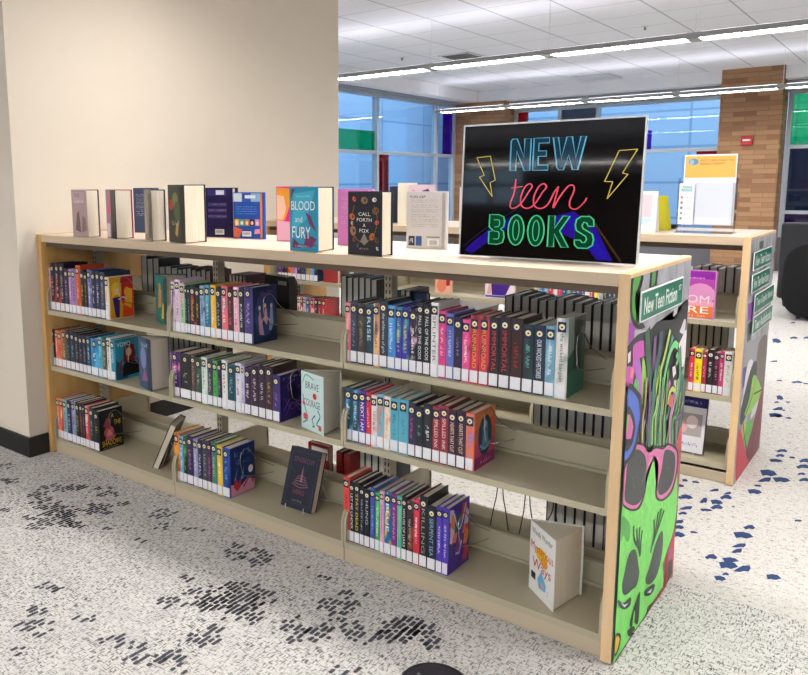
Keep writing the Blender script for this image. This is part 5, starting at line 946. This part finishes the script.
def x_pink(A, W_, h, r):
    A.rect('e82c90', .003, .003, W_-.003, h-.003); A.poly('f0a030', [(.003, h*.98), (.06, h*.97), (.07, h*.75), (.04, h*.4), (.003, h*.3)]); A.poly('f4c8b0', [(.003, h*.85), (.035, h*.82), (.045, h*.6), (.03, h*.4), (.003, h*.4)]); A.poly('e8b0c8', [(.003, .003), (W_*.9, .003), (W_*.6, h*.35), (.003, h*.38)])
    A.scrawl('ffffff', W_*.5, h*.7, W_*.85, h*.76, rnd=r)
def x_grey(A, W_, h, r):
    A.rect('3c4450', W_*.06, h*.05, W_*.22, h*.22); A.rect('4060a0', W_*.25, h*.05, W_*.4, h*.22); A.scrawl('c8d0e0', W_*.08, h*.1, W_*.2, h*.18, rnd=r); A.text('383840', 'BLOOD', W_*.12, h*.89, W_*.5, h*.93) if False else A.scrawl('302838', W_*.06, h*.885, W_*.5, h*.93, rnd=r)
    A.rect('3c3c44', W_*.52, h*.2, W_*.86, h*.215)
    A.rect('f2f2f2', W_*.55, h*.05, W_*.84, h*.17)
    for k in range(9): A.rect('303030', W_*(.6+k*.022), h*.07, W_*(.608+k*.022), h*.15)
def backbook(a, b, h, label, c, art, spread=.05, z=1.10, group=TG, depth=None):
    d = Vector((b[0]-a[0], b[1]-a[1])); n = Vector((-d.y, d.x)).normalized()
    # spine on the right: build with mirrored fan (wedge opens to the left)
    t = thing('book', label, 'book', (a[0], a[1], z), math.atan2(d.y, d.x), group); wid = d.length
    obj('back_cover', bevel(bx(0, wid, -.0025, 0, 0, h), .0006, 1), M(c), t)
    bm = bmesh.new(); prism(bm, [(wid, .008), (0, spread+.003), (0, spread+.0055), (wid, .0105)], 0, h); obj('front_cover', bm, M(c), t)
    bm = bmesh.new(); prism(bm, [(wid, -.0025), (wid+.006, .001), (wid+.006, .008), (wid, .0105), (wid-.002, .004)], 0, h); obj('spine', bm, M(c), t)
    bm = bmesh.new(); prism(bm, [(wid-.004, .0008), (.006, .0008), (.003, spread*.3), (.003, spread*.7), (.006, spread+.0015), (wid-.004, .0075)], .004, h-.004); obj('page_block', bm, PAPER, t)
    A = Art(lambda u, v, q: (u, -.0027-q, v), lift=.0001, coat=.3); art(A, wid, h, random.Random(9)); A.done('cover_picture', t)
    return t
backbook((-2.50, .355), (-2.375, .40), .22, 'slate blue back cover book behind the olive grey one', '4c5878', back_blurb('4c5878', 'c8d0e0', '606c88', False))
backbook((-1.975, .352), (-1.83, .40), .22, 'purple back cover book with barcode, left of the bright blue one', '1c1838', back_blurb('1c1838', '8070b0', 'd8d8e0', True, x_navy))
backbook((-1.80, .352), (-1.655, .39), .20, 'bright blue back cover book with cartoon strip, on bookcase top', '2c58b8', back_blurb('2c58b8', '5888d8', 'e88850', True, x_blue))
backbook((-1.531, .336), (-1.40, .37), .225, 'hot pink book with blonde face behind the turquoise book', 'e82c90', lambda A, W_, h, r: x_pink(A, W_, h, r))
backbook((-1.195, .315), (-1.045, .33), .215, 'orchid pink back cover book behind the fox book', 'd880c8', back_blurb('d884cc', 'f0b8e4', 'e8d0e8', False))
backbook((-.905, .35), (-.762, .385), .205, 'light grey back cover book with small pictures, left of the sign', 'd4d2d4', back_blurb('d4d2d4', '98969c', 'b0a8a8', False, x_grey))
TB = 'books standing on top of the rear bookcase'
backbook((-1.95, 1.80), (-1.80, 1.85), .215, 'dark backed book on the rear bookcase top behind the fox book', '2c2c38', back_blurb('2c2c38', '2c2c38', 'e8e4d8', False), group=TB)
backbook((-1.80, 1.66), (-1.70, 1.69), .235, 'cream edged book on rear bookcase top beside the dark one', 'e4dcc8', back_blurb('e4dcc8', 'e4dcc8', 'd8d0b8', False), group=TB)
def x_manga(A, W_, h, r):
    A.rect('d8c0cc', .003, .003, W_-.003, h-.003); A.poly('582858', [(W_*.5, h*.3), (W_*.55, h*.85), (W_*.8, h*.9), (W_*.95, h*.7), (W_*.9, h*.3)]); A.oval('e8d0d0', W_*.72, h*.6, .016, .025); A.poly('804880', [(.01, h*.35), (.02, h*.6), (.05, h*.55), (.06, h*.3)]); A.poly('e090a0', [(.01, h*.7), (.03, h*.9), (.06, h*.8)])
    A.scrawl('8c3c9c', .02, h*.24, W_*.9, h*.38, rnd=r); A.rect('80b8d8', W_*.3, .01, W_*.8, h*.2); A.rect('e8e8ec', .01, .01, W_*.3, h*.2)
backbook((-1.73, 1.66), (-1.575, 1.675), .225, 'manga style cover with purple haired figure on rear bookcase', 'd8c0cc', lambda A, W_, h, r: x_manga(A, W_, h, r), group=TB)
fan_book((-1.47, 1.78), (-1.345, 1.70), (-1.33, 1.80), 1.10, .21, 'white paged book with red back cover, left of the sign', M('e8e4dc'), M('b83028'), None, TB)

# book on a wire easel, middle section bottom shelf
def easel(x, y, z, rz, label):
    t = thing('book_easel', label, 'book stand', (x, y, z), rz, 'wire book easels')
    for sx in (-.045, .045):
        bm = bmesh.new(); tube(bm, smoothpath([(sx, -.042, .022), (sx, -.044, .006), (sx, -.036, .0022), (sx, .0, .003), (sx, .03, .075), (sx, .046, .12)], 4), .0018, 6)
        tube(bm, [(sx, .046, .12), (sx*1.1, .085, .06), (sx*1.1, .11, .002)], .0018, 6)
        obj('side_wire', bm, WIREW, t)
    bm = bmesh.new(); tube(bm, [(-.045, .046, .12), (.045, .046, .12)], .0018, 6); obj('cross_wire', bm, WIREW, t); bm = bmesh.new(); tube(bm, [(-.0495, .11, .002), (.0495, .11, .002)], .0018, 6); obj('cross_wire', bm, WIREW, t)
    return t
def leaning_book(x, y, z, rz, wid, h, th, lean, label, c, art, group, pages=PAPER, off=(0, -.034, .0055)):
    t = bpy.data.objects.new('book', None); COL.objects.link(t); t.empty_display_size = .05
    M_ = Matrix.Translation((x, y, z)) @ Matrix.Rotation(rz, 4, 'Z') @ Matrix.Translation(off) @ Matrix.Rotation(-lean, 4, 'X')
    t.matrix_world = M_; tag(t, label, 'book', group)
    obj('front_cover', bevel(bx(-wid/2, wid/2, 0, .003, 0, h), .0008, 1), M(c), t)
    obj('back_cover', bevel(bx(-wid/2, wid/2, th-.003, th, 0, h), .0008, 1), M(c), t)
    obj('spine', bevel(bx(-wid/2-.003, -wid/2, 0, th, 0, h), .0008, 1), M(c), t)
    obj('page_block', bx(-wid/2+.001, wid/2-.004, .0032, th-.0032, .004, h-.004), pages, t)
    if art:
        A = Art(lambda u, v, q: (u-wid/2, -.0001-q, v), lift=.0001, coat=.3); art(A, wid, h, random.Random(2)); A.done('cover_picture', t)
    return t
def a_dark(A, W_, h, r):
    A.rect('202638', .002, .002, W_-.002, h-.002); A.rect('2c3450', .01, .02, W_-.01, h-.015); A.rect('1c2234', .013, .023, W_-.013, h-.018); A.text('6c3c60', 'SPARROW', W_*.16, h*.76, W_*.84, h*.85)
    A.poly('a07080', [(W_*.46, h*.45), (W_*.5, h*.72), (W_*.54, h*.45)]); 
    for k in range(5): A.ribbon('8c5c70', [(W_*(.24+.03*k), h*(.4+.03*k)), (W_*.5, h*(.36+.05*k)), (W_*(.76-.03*k), h*(.4+.03*k))], .003)
    A.text('803c58', 'HERO', W_*.3, h*.24, W_*.68, h*.32); A.scrawl('907088', W_*.32, h*.12, W_*.66, h*.155, rnd=r)
easel(-1.252, .146, .072, .02, 'white wire easel holding the dark navy book on bottom shelf')
leaning_book(-1.252, .146, .072, .02, .15, .235, .036, .32, 'dark navy book with purple lettering on a wire easel', '202638', a_dark, 'books on wire easels')
easel(-2.06, .13, .072, -1.0, 'wire easel at the right end of far left bottom shelf')
leaning_book(-2.06, .13, .072, -1.0, .15, .225, .03, .42, 'black book leaning on an easel, seen from its page edge', '202226', None, 'books on wire easels')
# red and black items lying behind on the far side bottom shelf
def flat_book(x, y, z, rz, wx, wy, th, c, label, group):
    t = thing('book', label, 'book', (x, y, z), rz, group)
    obj('back_cover', bx(0, wx, 0, wy, 0, .003), M(c), t); obj('front_cover', bx(0, wx, 0, wy, th-.003, th), M(c), t); obj('spine', bx(-.003, 0, 0, wy, 0, th), M(c), t)
    obj('page_block', bx(.0005, wx-.003, .003, wy-.003, .0032, th-.0032), PAPER, t)
FG = 'books lying on the far side shelves'
flat_book(-2.15, .37, .072, .1, .2, .14, .03, '141416', 'black book lying flat behind the leaning easel book', FG)
for k, c in enumerate(('a82c2c', '7c2020', '983030')):
    t = leaning_book(-1.30+k*.04, .45, .072, math.pi/2, .14, .16, .03, .0, ['dark red book with white label behind the easel book', 'maroon book leaning behind the easel book', 'brick red book farthest right behind the easel book'][k], c, (lambda A, W_, h, r: (A.rect('e8e4dc', W_*.2, h*.6, W_*.9, h*.9), A.scrawl('302020', W_*.3, h*.68, W_*.8, h*.8, rnd=r))) if k == 0 else None, FG) if k else leaning_book(-1.385, .42, .072, .0, .11, .155, .03, .0, 'dark red book with white label behind the easel book', c, (lambda A, W_, h, r: (A.rect('e8e4dc', W_*.15, h*.6, W_*.95, h*.92), A.scrawl('302020', W_*.3, h*.68, W_*.8, h*.8, rnd=r))), FG, off=(0, 0, 0))
# black file with silver label standing on the far side top shelf
t = thing('magazine_file', 'black file box with silver label seen over the middle section', 'file box', (-1.685, .42, .7275), -.05)
bm = bmesh.new(); prism(bm, [(0, 0), (.15, 0), (.15, .19), (.135, .21), (0, .215)], 0, .05, 'y'); obj('box', bm, mat('black_board', '121214', .4), t)
obj('label', bevel(bx(.085, .135, -.002, -.0001, .175, .192), .0005, 1), mat('silver_label', 'a0a0a4', .3, .6), t)
# three odd books on the far side, nearest section
leaning_book(-.97, .47, .7275, 0, .16, .19, .03, 0, 'blue cover book with page edges up, behind the nearest top shelf', '284c78', lambda A, W_, h, r: (A.rect('2c5c8c', .003, .003, W_-.003, h-.003), A.scrawl('a8c8e0', W_*.6, h*.8, W_*.9, h*.88, rnd=r)), FG, off=(0, 0, 0))
flat_book(-.80, .40, .727, 0, .16, .18, .16, '8c8c94', 'thick grey patterned book lying behind the nearest top shelf', FG)
# face-out books on the rear bookcase
def x_om(A, W_, h, r):
    A.rect('b048a8', .004, .004, W_-.004, h-.004); A.rect('9028a0', .004, h*.82, W_-.004, h-.004); A.oval('d890c0', W_*.6, h*.5, .06, .05); A.rect('e8a0b0', .004, h*.26, W_-.004, h*.36); A.rect('e07840', .004, .004, W_-.004, h*.26); A.scrawl('f0e0f0', .01, h*.82, W_*.7, h*.85, rnd=r)
    A.text('f8d8e0', 'OM', W_*.25, h*.32, W_*.85, h*.48); A.text('f8f4f0', 'RE', W_*.28, h*.11, W_*.85, h*.25); A.scrawl('f0c0a0', W_*.1, h*.03, W_*.8, h*.08, rnd=r)
leaning_book(-.21, 1.66, .727, 0, .15, .215, .03, .06, 'magenta and orange cover ending RE, facing out beside end panel', 'c888c0', x_om, 'books faced out on the rear bookcase', off=(0, 0, 0))
def x_photo(A, W_, h, r):
    A.rect('e4e4ea', .003, .003, W_-.003, h-.003); A.rect('2c2470', .003, h*.82, W_-.003, h-.003); A.scrawl('a8b0e0', W_*.3, h*.88, W_*.85, h*.93, rnd=r); A.rect('b0a8a8', W_*.2, h*.3, W_*.9, h*.7); A.oval('e8b8b8', W_*.4, h*.45, .025, .03); A.oval('f0e0e0', W_*.65, h*.55, .025, .03); A.scrawl('4858a0', W_*.2, h*.12, W_*.85, h*.18, rnd=r); A.rect('304080', W_*.05, h*.72, W_*.3, h*.76)
easel(-.23, 1.72, .085, 0, 'wire easel holding the photo cover book, rear bookcase bottom shelf')
leaning_book(-.23, 1.72, .085, 0, .17, .26, .012, .2, 'white photo cover book with navy band on rear bottom shelf', '404858', x_photo, 'books faced out on the rear bookcase')
def x_shirt(A, W_, h, r):
    A.rect('e8d8dc', .003, .003, W_-.003, h-.003); A.poly('482888', [(W_*.24, h*.08), (W_*.2, h*.35), (W_*.34, h*.5), (W_*.7, h*.5), (W_*.86, h*.38), (W_*.7, h*.08)]); A.rect('4050a0', .003, h*.02, W_-.003, h*.07); A.poly('e0a8a0', [(.01, h*.1), (.02, h*.4), (.035, h*.3), (.03, h*.1)]); A.oval('e8c0a8', W_*.5, h*.62, .016, .022)
leaning_book(-1.17, 1.68, .727, .1, .16, .2, .02, .06, 'cover with figure in purple shirt seen through top gap', 'e8d8dc', x_shirt, 'books faced out on the rear bookcase', off=(0, 0, 0))
def x_red(A, W_, h, r):
    A.rect('f0b8a0', .003, .003, W_-.003, h-.003); A.poly('b82838', [(W_*.6, h*.2), (W_*.7, h*.4), (W_*.95, h*.5), (W_*.9, h*.22)]); A.oval('e88868', W_*.4, h*.22, .03, .04); A.oval('f8e0d8', W_*.45, h*.75, .02, .025)
leaning_book(-1.51, 1.68, .727, 0, .1, .2, .02, .05, 'peach cover with red shape seen through the top gap', 'f0b8a0', x_red, 'books faced out on the rear bookcase', off=(0, 0, 0))
leaning_book(-2.29, 1.66, .727, 0, .11, .185, .03, .02, 'small red cover book seen left of the nearest post', 'a83838', lambda A, W_, h, r: (A.rect('a83838', .003, .003, W_-.003, h-.003), A.scrawl('f0d8d0', .01, h*.5, W_*.9, h*.7, rnd=r)), 'books faced out on the rear bookcase', off=(0, 0, 0))
leaning_book(-2.17, 1.66, .395, -.9, .12, .2, .008, .3, 'thin white book leaning beside small red spines', 'f0f0f0', None, 'books faced out on the rear bookcase', off=(0, 0, 0))
rr = random.Random(4)
for k in range(9):
    c = rr.choice(['c03848', 'e8e0e0', '4068a0', 'd06878', 'e8c8d0', '304058']); h = .2
    t = thing('book', f"{['first','second','third','fourth','fifth','sixth','seventh','eighth','ninth'][k]} spine over the grey page edges left of the nearest post", 'book', (-2.13+k*.028, 1.642, .727), 0, 'rear bookcase books left of the post')
    obj('cover', shell(.0276, .13, h+rr.uniform(-.005, .005)), cover_mat(c, 'f0e8e8' if k % 2 else c, k), t); obj('page_block', bx(.0032, .0244, .006, .126, .003, .19), PAPER, t); obj('spine_label', bx(.002, .0256, -.0016, .0003, .005, .04), LABEL, t)

# wire bookends at the ends of the rows
def wire_bookend(x, y, z, label, s=1):
    t = thing('wire_bookend', label, 'bookend', (x, y, z), 0, 'wire bookends')
    bm = bmesh.new()
    tube(bm, smoothpath([(.035*s, .238, .075), (.012*s, .15, .13), (.004, .10, .185), (.004, .06, .17), (.004, .062, .11), (.006, .09, .07), (.03*s, .238, .05)], 5), .0017, 6)
    obj('support_loop', bm, WIRE, t)
    bm = bmesh.new(); tube(bm, smoothpath([(.035*s, .238, .075), (.1*s, .236, .07), (.1*s, .236, .055), (.03*s, .238, .05)], 4), .0017, 6); obj('back_clip', bm, WIRE, t)
    return t
for gname, z, y, books in GROUPS:
    if 'rear' in gname or gname == 'bottom shelf of the nearest section' and False: continue
    x = books[-1][0]+books[-1][1]
    wire_bookend(x+.001, y, z, 'wire bookend holding the row on the '+gname)
for k, (l1, l2, r1, r2) in enumerate(((-.511, -.521, -.488, -.477), (-.408, -.413, -.390, -.381), (-.309, -.328, -.300, -.292))):
    cx = (l1+r1)/2
    t = thing('wire_divider', f"{['first','second','third'][k]} black wire divider hanging under the nearest middle shelf", 'divider', (cx, .33, 0), 0, 'black wire dividers')
    bm = bmesh.new(); tube(bm, smoothpath([(l2-.012-cx, 0, .14), (l2-cx, 0, .21), (l1-cx, 0, .267), (-.004, 0, .39), (0, 0, .42), (.004, 0, .39), (r1-cx, 0, .267), (r2-cx, 0, .21), (r2+.012-cx, 0, .14)], 5), .002, 6); obj('wire_loop', bm, mat('black_wire', '202020', .4), t)

# ================= NEON STYLE SIGN =================
t = thing('sign_holder', 'large black NEW teen BOOKS sign printed like neon on bookcase top', 'sign', (-.600, .195, H), .02)
W_, H_ = .553, .412; LN = math.radians(3)
def SP(x, y, z): return (x, y*math.cos(LN)+z*math.sin(LN), z*math.cos(LN)-y*math.sin(LN)+.002)
ACR = mat('clear_acrylic_edge', 'e8ecf0', .12, coat=.6)
bm = bmesh.new()
for a in ((-.003, W_+.003, -.006, .006, -.0, .003), (-.003, W_+.003, -.006, .006, H_-.001, H_+.004), (-.0035, .001, -.006, .006, .003, H_), (W_-.001, W_+.003, -.006, .006, .003, H_)): box(bm, *a)
for v_ in bm.verts: v_.co = SP(*v_.co)
obj('acrylic_frame', bm, ACR, t)
bm = bmesh.new(); box(bm, .1, W_-.1, .004, .12, 0, .003); obj('foot', bm, ACR, t)
POSTER = mat('gloss_black_poster', '060609', .04, coat=.35, spec=.25)
bm = bmesh.new(); box(bm, .001, W_-.001, -.003, .003, .003, H_-.001)
for v_ in bm.verts: v_.co = SP(*v_.co)
ps = obj('poster', bm, POSTER, t)
A = Art(lambda u, v, q: SP(u*W_, -.0031-q, v*H_), lift=.00005, rough=.06, coat=1.0)
# poster coordinates 0..1 ; indigo folds at the foot
A.poly('2a10a0', [(.03, .04), (.10, .13), (.22, .25), (.35, .34), (.35, .28), (.22, .16), (.08, .02)]); A.poly('2c12a8', [(.55, .32), (.66, .36), (.78, .26), (.88, .02), (.80, .02), (.72, .14), (.55, .22)])
A.poly('2418c0', [(.62, .33), (.74, .27), (.86, .03), (.82, .03), (.70, .16)]); A.ribbon('4a3420', [(.74, .34), (.82, .2), (.92, .02)], .012); A.ribbon('3a3068', [(.02, .07), (.14, .2), (.34, .37)], .003)
asp = H_/W_
def neon(col, glow, loops, w=.0085):
    for L_ in loops:
        A.poly(glow, L_)
    for L_ in loops: A.ribbon(col, L_, w, smooth=False, closed=True)
def lt(x0, x1, y0, y1, pts): return [(x0+(x1-x0)*a, y0+(y1-y0)*b) for a, b in pts]
class _: pass
E1 = '68c8f0'; G1 = '0e3a54'
LE = {
 'N': [(0, 0), (0, .93), (.06, 1), (.30, 1), (.68, .42), (.68, 1), (1, 1), (1, .0), (.72, 0), (.3, .62), (.3, 0)],
 'E': [(0, 0), (0, 1), (1, 1), (1, .84), (.34, .84), (.34, .6), (.85, .6), (.85, .43), (.34, .43), (.34, .16), (1, .16), (1, 0)],
 'W': [(0, 1), (.16, .08), (.22, 0), (.36, 0), (.5, .45), (.64, 0), (.80, 0), (1, 1), (.84, 1), (.72, .35), (.58, 1), (.42, 1), (.28, .35), (.16, 1)],
 'B': [(0, 0), (0, .42), (.3, .45), (0, .58), (0, 1), (.6, 1), (.92, .93), (1, .78), (.95, .6), (.75, .52), (.95, .44), (1, .25), (.92, .07), (.6, 0)],
 'O': [(.5+.5*math.cos(k*math.pi/12), .5+.5*math.sin(k*math.pi/12)) for k in range(24)],
 'K': [(0, 0), (0, 1), (.3, 1), (.3, .6), (.68, 1), (1, 1), (.55, .52), (1, 0), (.66, 0), (.3, .42), (.3, 0)],
 'S': [(0, .25), (.02, .1), (.2, 0), (.7, 0), (.95, .1), (1, .28), (.92, .45), (.42, .62), (.36, .72), (.45, .82), (.6, .8), (.68, .7), (.98, .7), (.95, .9), (.75, 1), (.3, 1), (.06, .9), (0, .72), (.08, .55), (.58, .38), (.64, .28), (.55, .18), (.4, .18), (.32, .25)]}
def px(x, y): return ((x-82)/(728-82)*1.0, 0)   # kept for reference of spacing
for ch, a, b in (('N', .288, .404), ('E', .42, .507), ('W', .528, .706)): neon(E1, G1, [lt(a, b, .655, .888, LE[ch])], .0075)
E2 = '50e0a0'; G2 = '064a30'
for ch, a, b in (('B', .180, .273), ('O', .296, .389), ('O', .412, .505), ('K', .528, .644), ('S', .675, .776)):
    L_ = lt(a, b, .10, .325, LE[ch]); neon(E2, G2, [L_])
    if ch == 'O': A.ribbon(E2, lt(a, b, .10, .325, [(.5+.2*math.cos(k*math.pi/8), .5+.34*math.sin(k*math.pi/8)) for k in range(16)]), .006, smooth=False, closed=True)
A.ribbon(E2, lt(.180, .273, .10, .325, [(.3, .82), (.62, .82), (.68, .7), (.6, .6), (.34, .58)]), .006); A.ribbon(E2, lt(.180, .273, .10, .325, [(.34, .44), (.62, .42), (.68, .3), (.6, .18), (.3, .18)]), .006)
P1 = 'ff5c78'
def tn(q): return [(.302+(a-.262)*.94, b-.008) for a, b in q]
A.ribbon(P1, tn([(.290, .60), (.283, .50), (.262, .42), (.268, .385), (.30, .39), (.335, .43), (.375, .51), (.392, .545), (.375, .565), (.345, .535), (.325, .46), (.335, .40), (.375, .385), (.415, .42), (.455, .50), (.478, .54), (.462, .565), (.43, .54), (.405, .46), (.415, .40), (.455, .385), (.495, .42), (.525, .50), (.55, .545)]), .009)
A.ribbon(P1, tn([(.55, .545), (.535, .46), (.525, .39), (.56, .47), (.605, .545), (.635, .55), (.64, .51), (.62, .44), (.625, .395), (.66, .385), (.70, .43), (.715, .465)]), .009); A.ribbon(P1, tn([(.262, .535), (.30, .54), (.335, .545)]), .007)
Y1 = 'f0d868'
for bolt in ([(.084, .758), (.167, .767), (.204, .586), (.173, .567), (.191, .46), (.106, .609), (.135, .623)],
             [(.879, .78), (.969, .786), (.902, .626), (.930, .618), (.833, .45), (.856, .568), (.815, .57)]):
    for k in range(7): A.ribbon(Y1, [bolt[k], bolt[(k+1) % 7]], .005)
A.done('neon_lettering', ps)

# ---- things on top of the rear bookcase, right of the sign ----
t = thing('brochure_holder', 'clear acrylic brochure holder with orange NOT SURE WHAT card', 'brochure holder', (-.345, 1.80, H), .03)
CL = glassmat(bpy.data.materials.new('clear_acrylic'), 'fafcff', .0, .03)
W_ = .235
bm = bmesh.new(); box(bm, 0, W_, -.003, 0, .03, .235); obj('front_pocket', bm, CL, t)
bm = bmesh.new(); box(bm, 0, W_, .036, .039, 0, .35); obj('back_panel', bm, CL, t)
bm = bmesh.new(); box(bm, -.003, -.0002, -.003, .039, 0, .25); box(bm, W_+.0002, W_+.003, -.003, .039, 0, .25); obj('side_panel', bm, CL, t)
bm = bmesh.new(); box(bm, -.003, W_+.003, -.05, .1, 0, .003); box(bm, 0, W_, 0, .036, .03, .033); obj('base', bm, CL, t)
cd = obj('orange_card', bx(.012, W_-.006, .029, .034, .034, .355), WHITE, t)
A = Art(lambda u, v, q: (u, .0289-q, v), rough=.5); A.rect('fbb860', .016, .25, W_-.010, .348); A.oval('6898b8', .05, .322, .022, .016); A.oval('90b8c8', .043, .32, .01, .012)
A.text('705838', 'NOT SURE WHAT TO', .08, .323, W_-.02, .333); A.text('705838', 'READ NEXT?', .08, .308, .18, .318); A.done('card_print', cd)
obj('white_leaflets', bevel(bx(.07, W_-.01, .004, .026, .036, .225), .002), WHITE, t)
lf = obj('narrow_leaflet', bx(.004, .068, -.0062, -.0032, .038, .225), WHITE, t)
A = Art(lambda u, v, q: (u, -.0063-q, v), rough=.5); A.rect('c8e8ec', .01, .185, .062, .215); A.text('305878', 'TEENS', .016, .203, .056, .212); A.text('305878', 'READS', .014, .189, .058, .2)
for k, c in enumerate(('d88878', 'a08078', '807888', '88a0b0', '989898')): A.rect(c, .012, .155-.024*k, .022, .167-.024*k); A.scrawl('909098', .028, .157-.024*k, .06, .163-.024*k)
A.done('leaflet_print', lf)
t = thing('leaflet_stand', 'white and pink leaflet standing right beside the big sign', 'leaflet', (-.52, 1.70, H), .1)
bm = bmesh.new(); prism(bm, [(0, 0), (.012, 0), (.032, .19), (.022, .19)], 0, .105, 'x'); obj('panel', bm, WHITE, t)
bm = bmesh.new(); prism(bm, [(.11, 0), (.1, 0), (.033, .186), (.037, .19)], 0, .105, 'x'); obj('back_strut', bm, WHITE, t)
A = Art(lambda u, v, q: (u, v*.116-.0004-q, v), rough=.5); A.rect('f4c8d0', .02, .07, .085, .175); A.poly('c0d8ec', [(.01, .02), (.09, .05), (.09, .07), (.01, .07)]); A.done('panel_print', bpy.data.objects[t.children[0].name])
t = thing('table_tent', 'folded yellow table tent sign behind the pink leaflet', 'sign', (-.47, 1.86, H), 1.1)
bm = bmesh.new()
prism(bm, [(-.035, 0), (-.031, 0), (.001, .165), (-.003, .165)], 0, .09, 'x'); obj('front_leaf', bm, mat('yellow_card', 'd8d020', .5), t)
bm = bmesh.new(); prism(bm, [(.035, 0), (.031, 0), (.0015, .163), (.004, .166)], 0, .09, 'x'); obj('back_leaf', bm, mat('yellow_card', 'd8d020', .5), t)
t = thing('stapler', 'small black object on the rear bookcase top by the holder', 'stapler', (-.455, 2.05, H), .2)
obj('base', bevel(bx(0, .05, 0, .03, 0, .008), .002), BLACK, t); obj('body', bevel(bx(.0, .05, .004, .026, .0085, .022), .003), BLACK, t)

# ---- lounge chair, low wall behind, floor cap ----
t = thing('lounge_chair', 'large black rounded lounge chair cut off at the right edge', 'chair', (-.01, 6.75, 0))
FAB = mixmat('black_upholstery', '08080a', '0e0e10', (1, 1, 1), 200, .3, .7, .95)
bm = bmesh.new(); q = []
for k in range(24):
    a = 2*math.pi*k/24; c, s_ = math.cos(a), math.sin(a)
    q.append((math.copysign(abs(c)**.5, c)*.52, math.copysign(abs(s_)**.55, s_)*.375+.39))
prism(bm, q, -.33, -.17, 'y'); bevel(bm, .03, 3); obj('backrest', bm, FAB, t, True)
bm = bmesh.new(); bx0 = box(bm, -.45, .45, -.165, .5, .16, .42); bevel(bm, .06, 4); obj('seat', bm, FAB, t, True)
for sx in (-1, 1):
    bm = bmesh.new(); box(bm, min(sx*.455, sx*.52), max(sx*.455, sx*.52), -.165, .5, .10, .62); bevel(bm, .03, 3); obj('armrest', bm, FAB, t, True)
    for sy in (-.12, .42):
        bm = bmesh.new(); bmesh.ops.create_cone(bm, cap_ends=True, segments=12, radius1=.018, radius2=.024, depth=.155, matrix=Matrix.Translation((sx*.38, sy, .0785))); obj('leg', bm, BLACK, t)
bm = bmesh.new(); tube(bm, smoothpath([(-.02, -.335, .60), (-.02, -.36, .585), (-.02, -.36, .54), (-.02, -.335, .525)], 4), .012, 8); obj('pull_handle', bm, mat('handle_metal', '707074', .3, .8), t)
t = thing('banquette', 'long dark grey upholstered bench back behind the black chair', 'bench', (-.78, 8.0, 0))
obj('backrest', bevel(bx(0, 3.6, 0, .18, .0, .86), .03, 3), mat('charcoal_vinyl', '2c2c32', .6), t, False)
obj('seat', bevel(bx(0, 3.6, .185, .75, .0, .44), .03, 3), mat('charcoal_vinyl', '2c2c32', .6), t, False)
t = thing('floor_box', 'round black floor socket cover cut off by the bottom edge', 'floor socket', (-.335, -.385, 0))
bm = bmesh.new(); bmesh.ops.create_cone(bm, cap_ends=True, segments=48, radius1=.100, radius2=.092, depth=.012, matrix=Matrix.Translation((0, 0, .0072))); obj('ring', bm, mat('black_rubber', '1c1c22', .5), t)
bm = bmesh.new(); bmesh.ops.create_cone(bm, cap_ends=True, segments=48, radius1=.078, radius2=.074, depth=.006, matrix=Matrix.Translation((0, 0, .0165))); obj('lid', bm, mat('black_lid', '26262c', .4), t)
for k in (-1, 1): obj('screw', bx(k*.05-.004, k*.05+.004, -.004, .004, .0196, .021), mat('metal_grey', '909090', .4, .7), t)
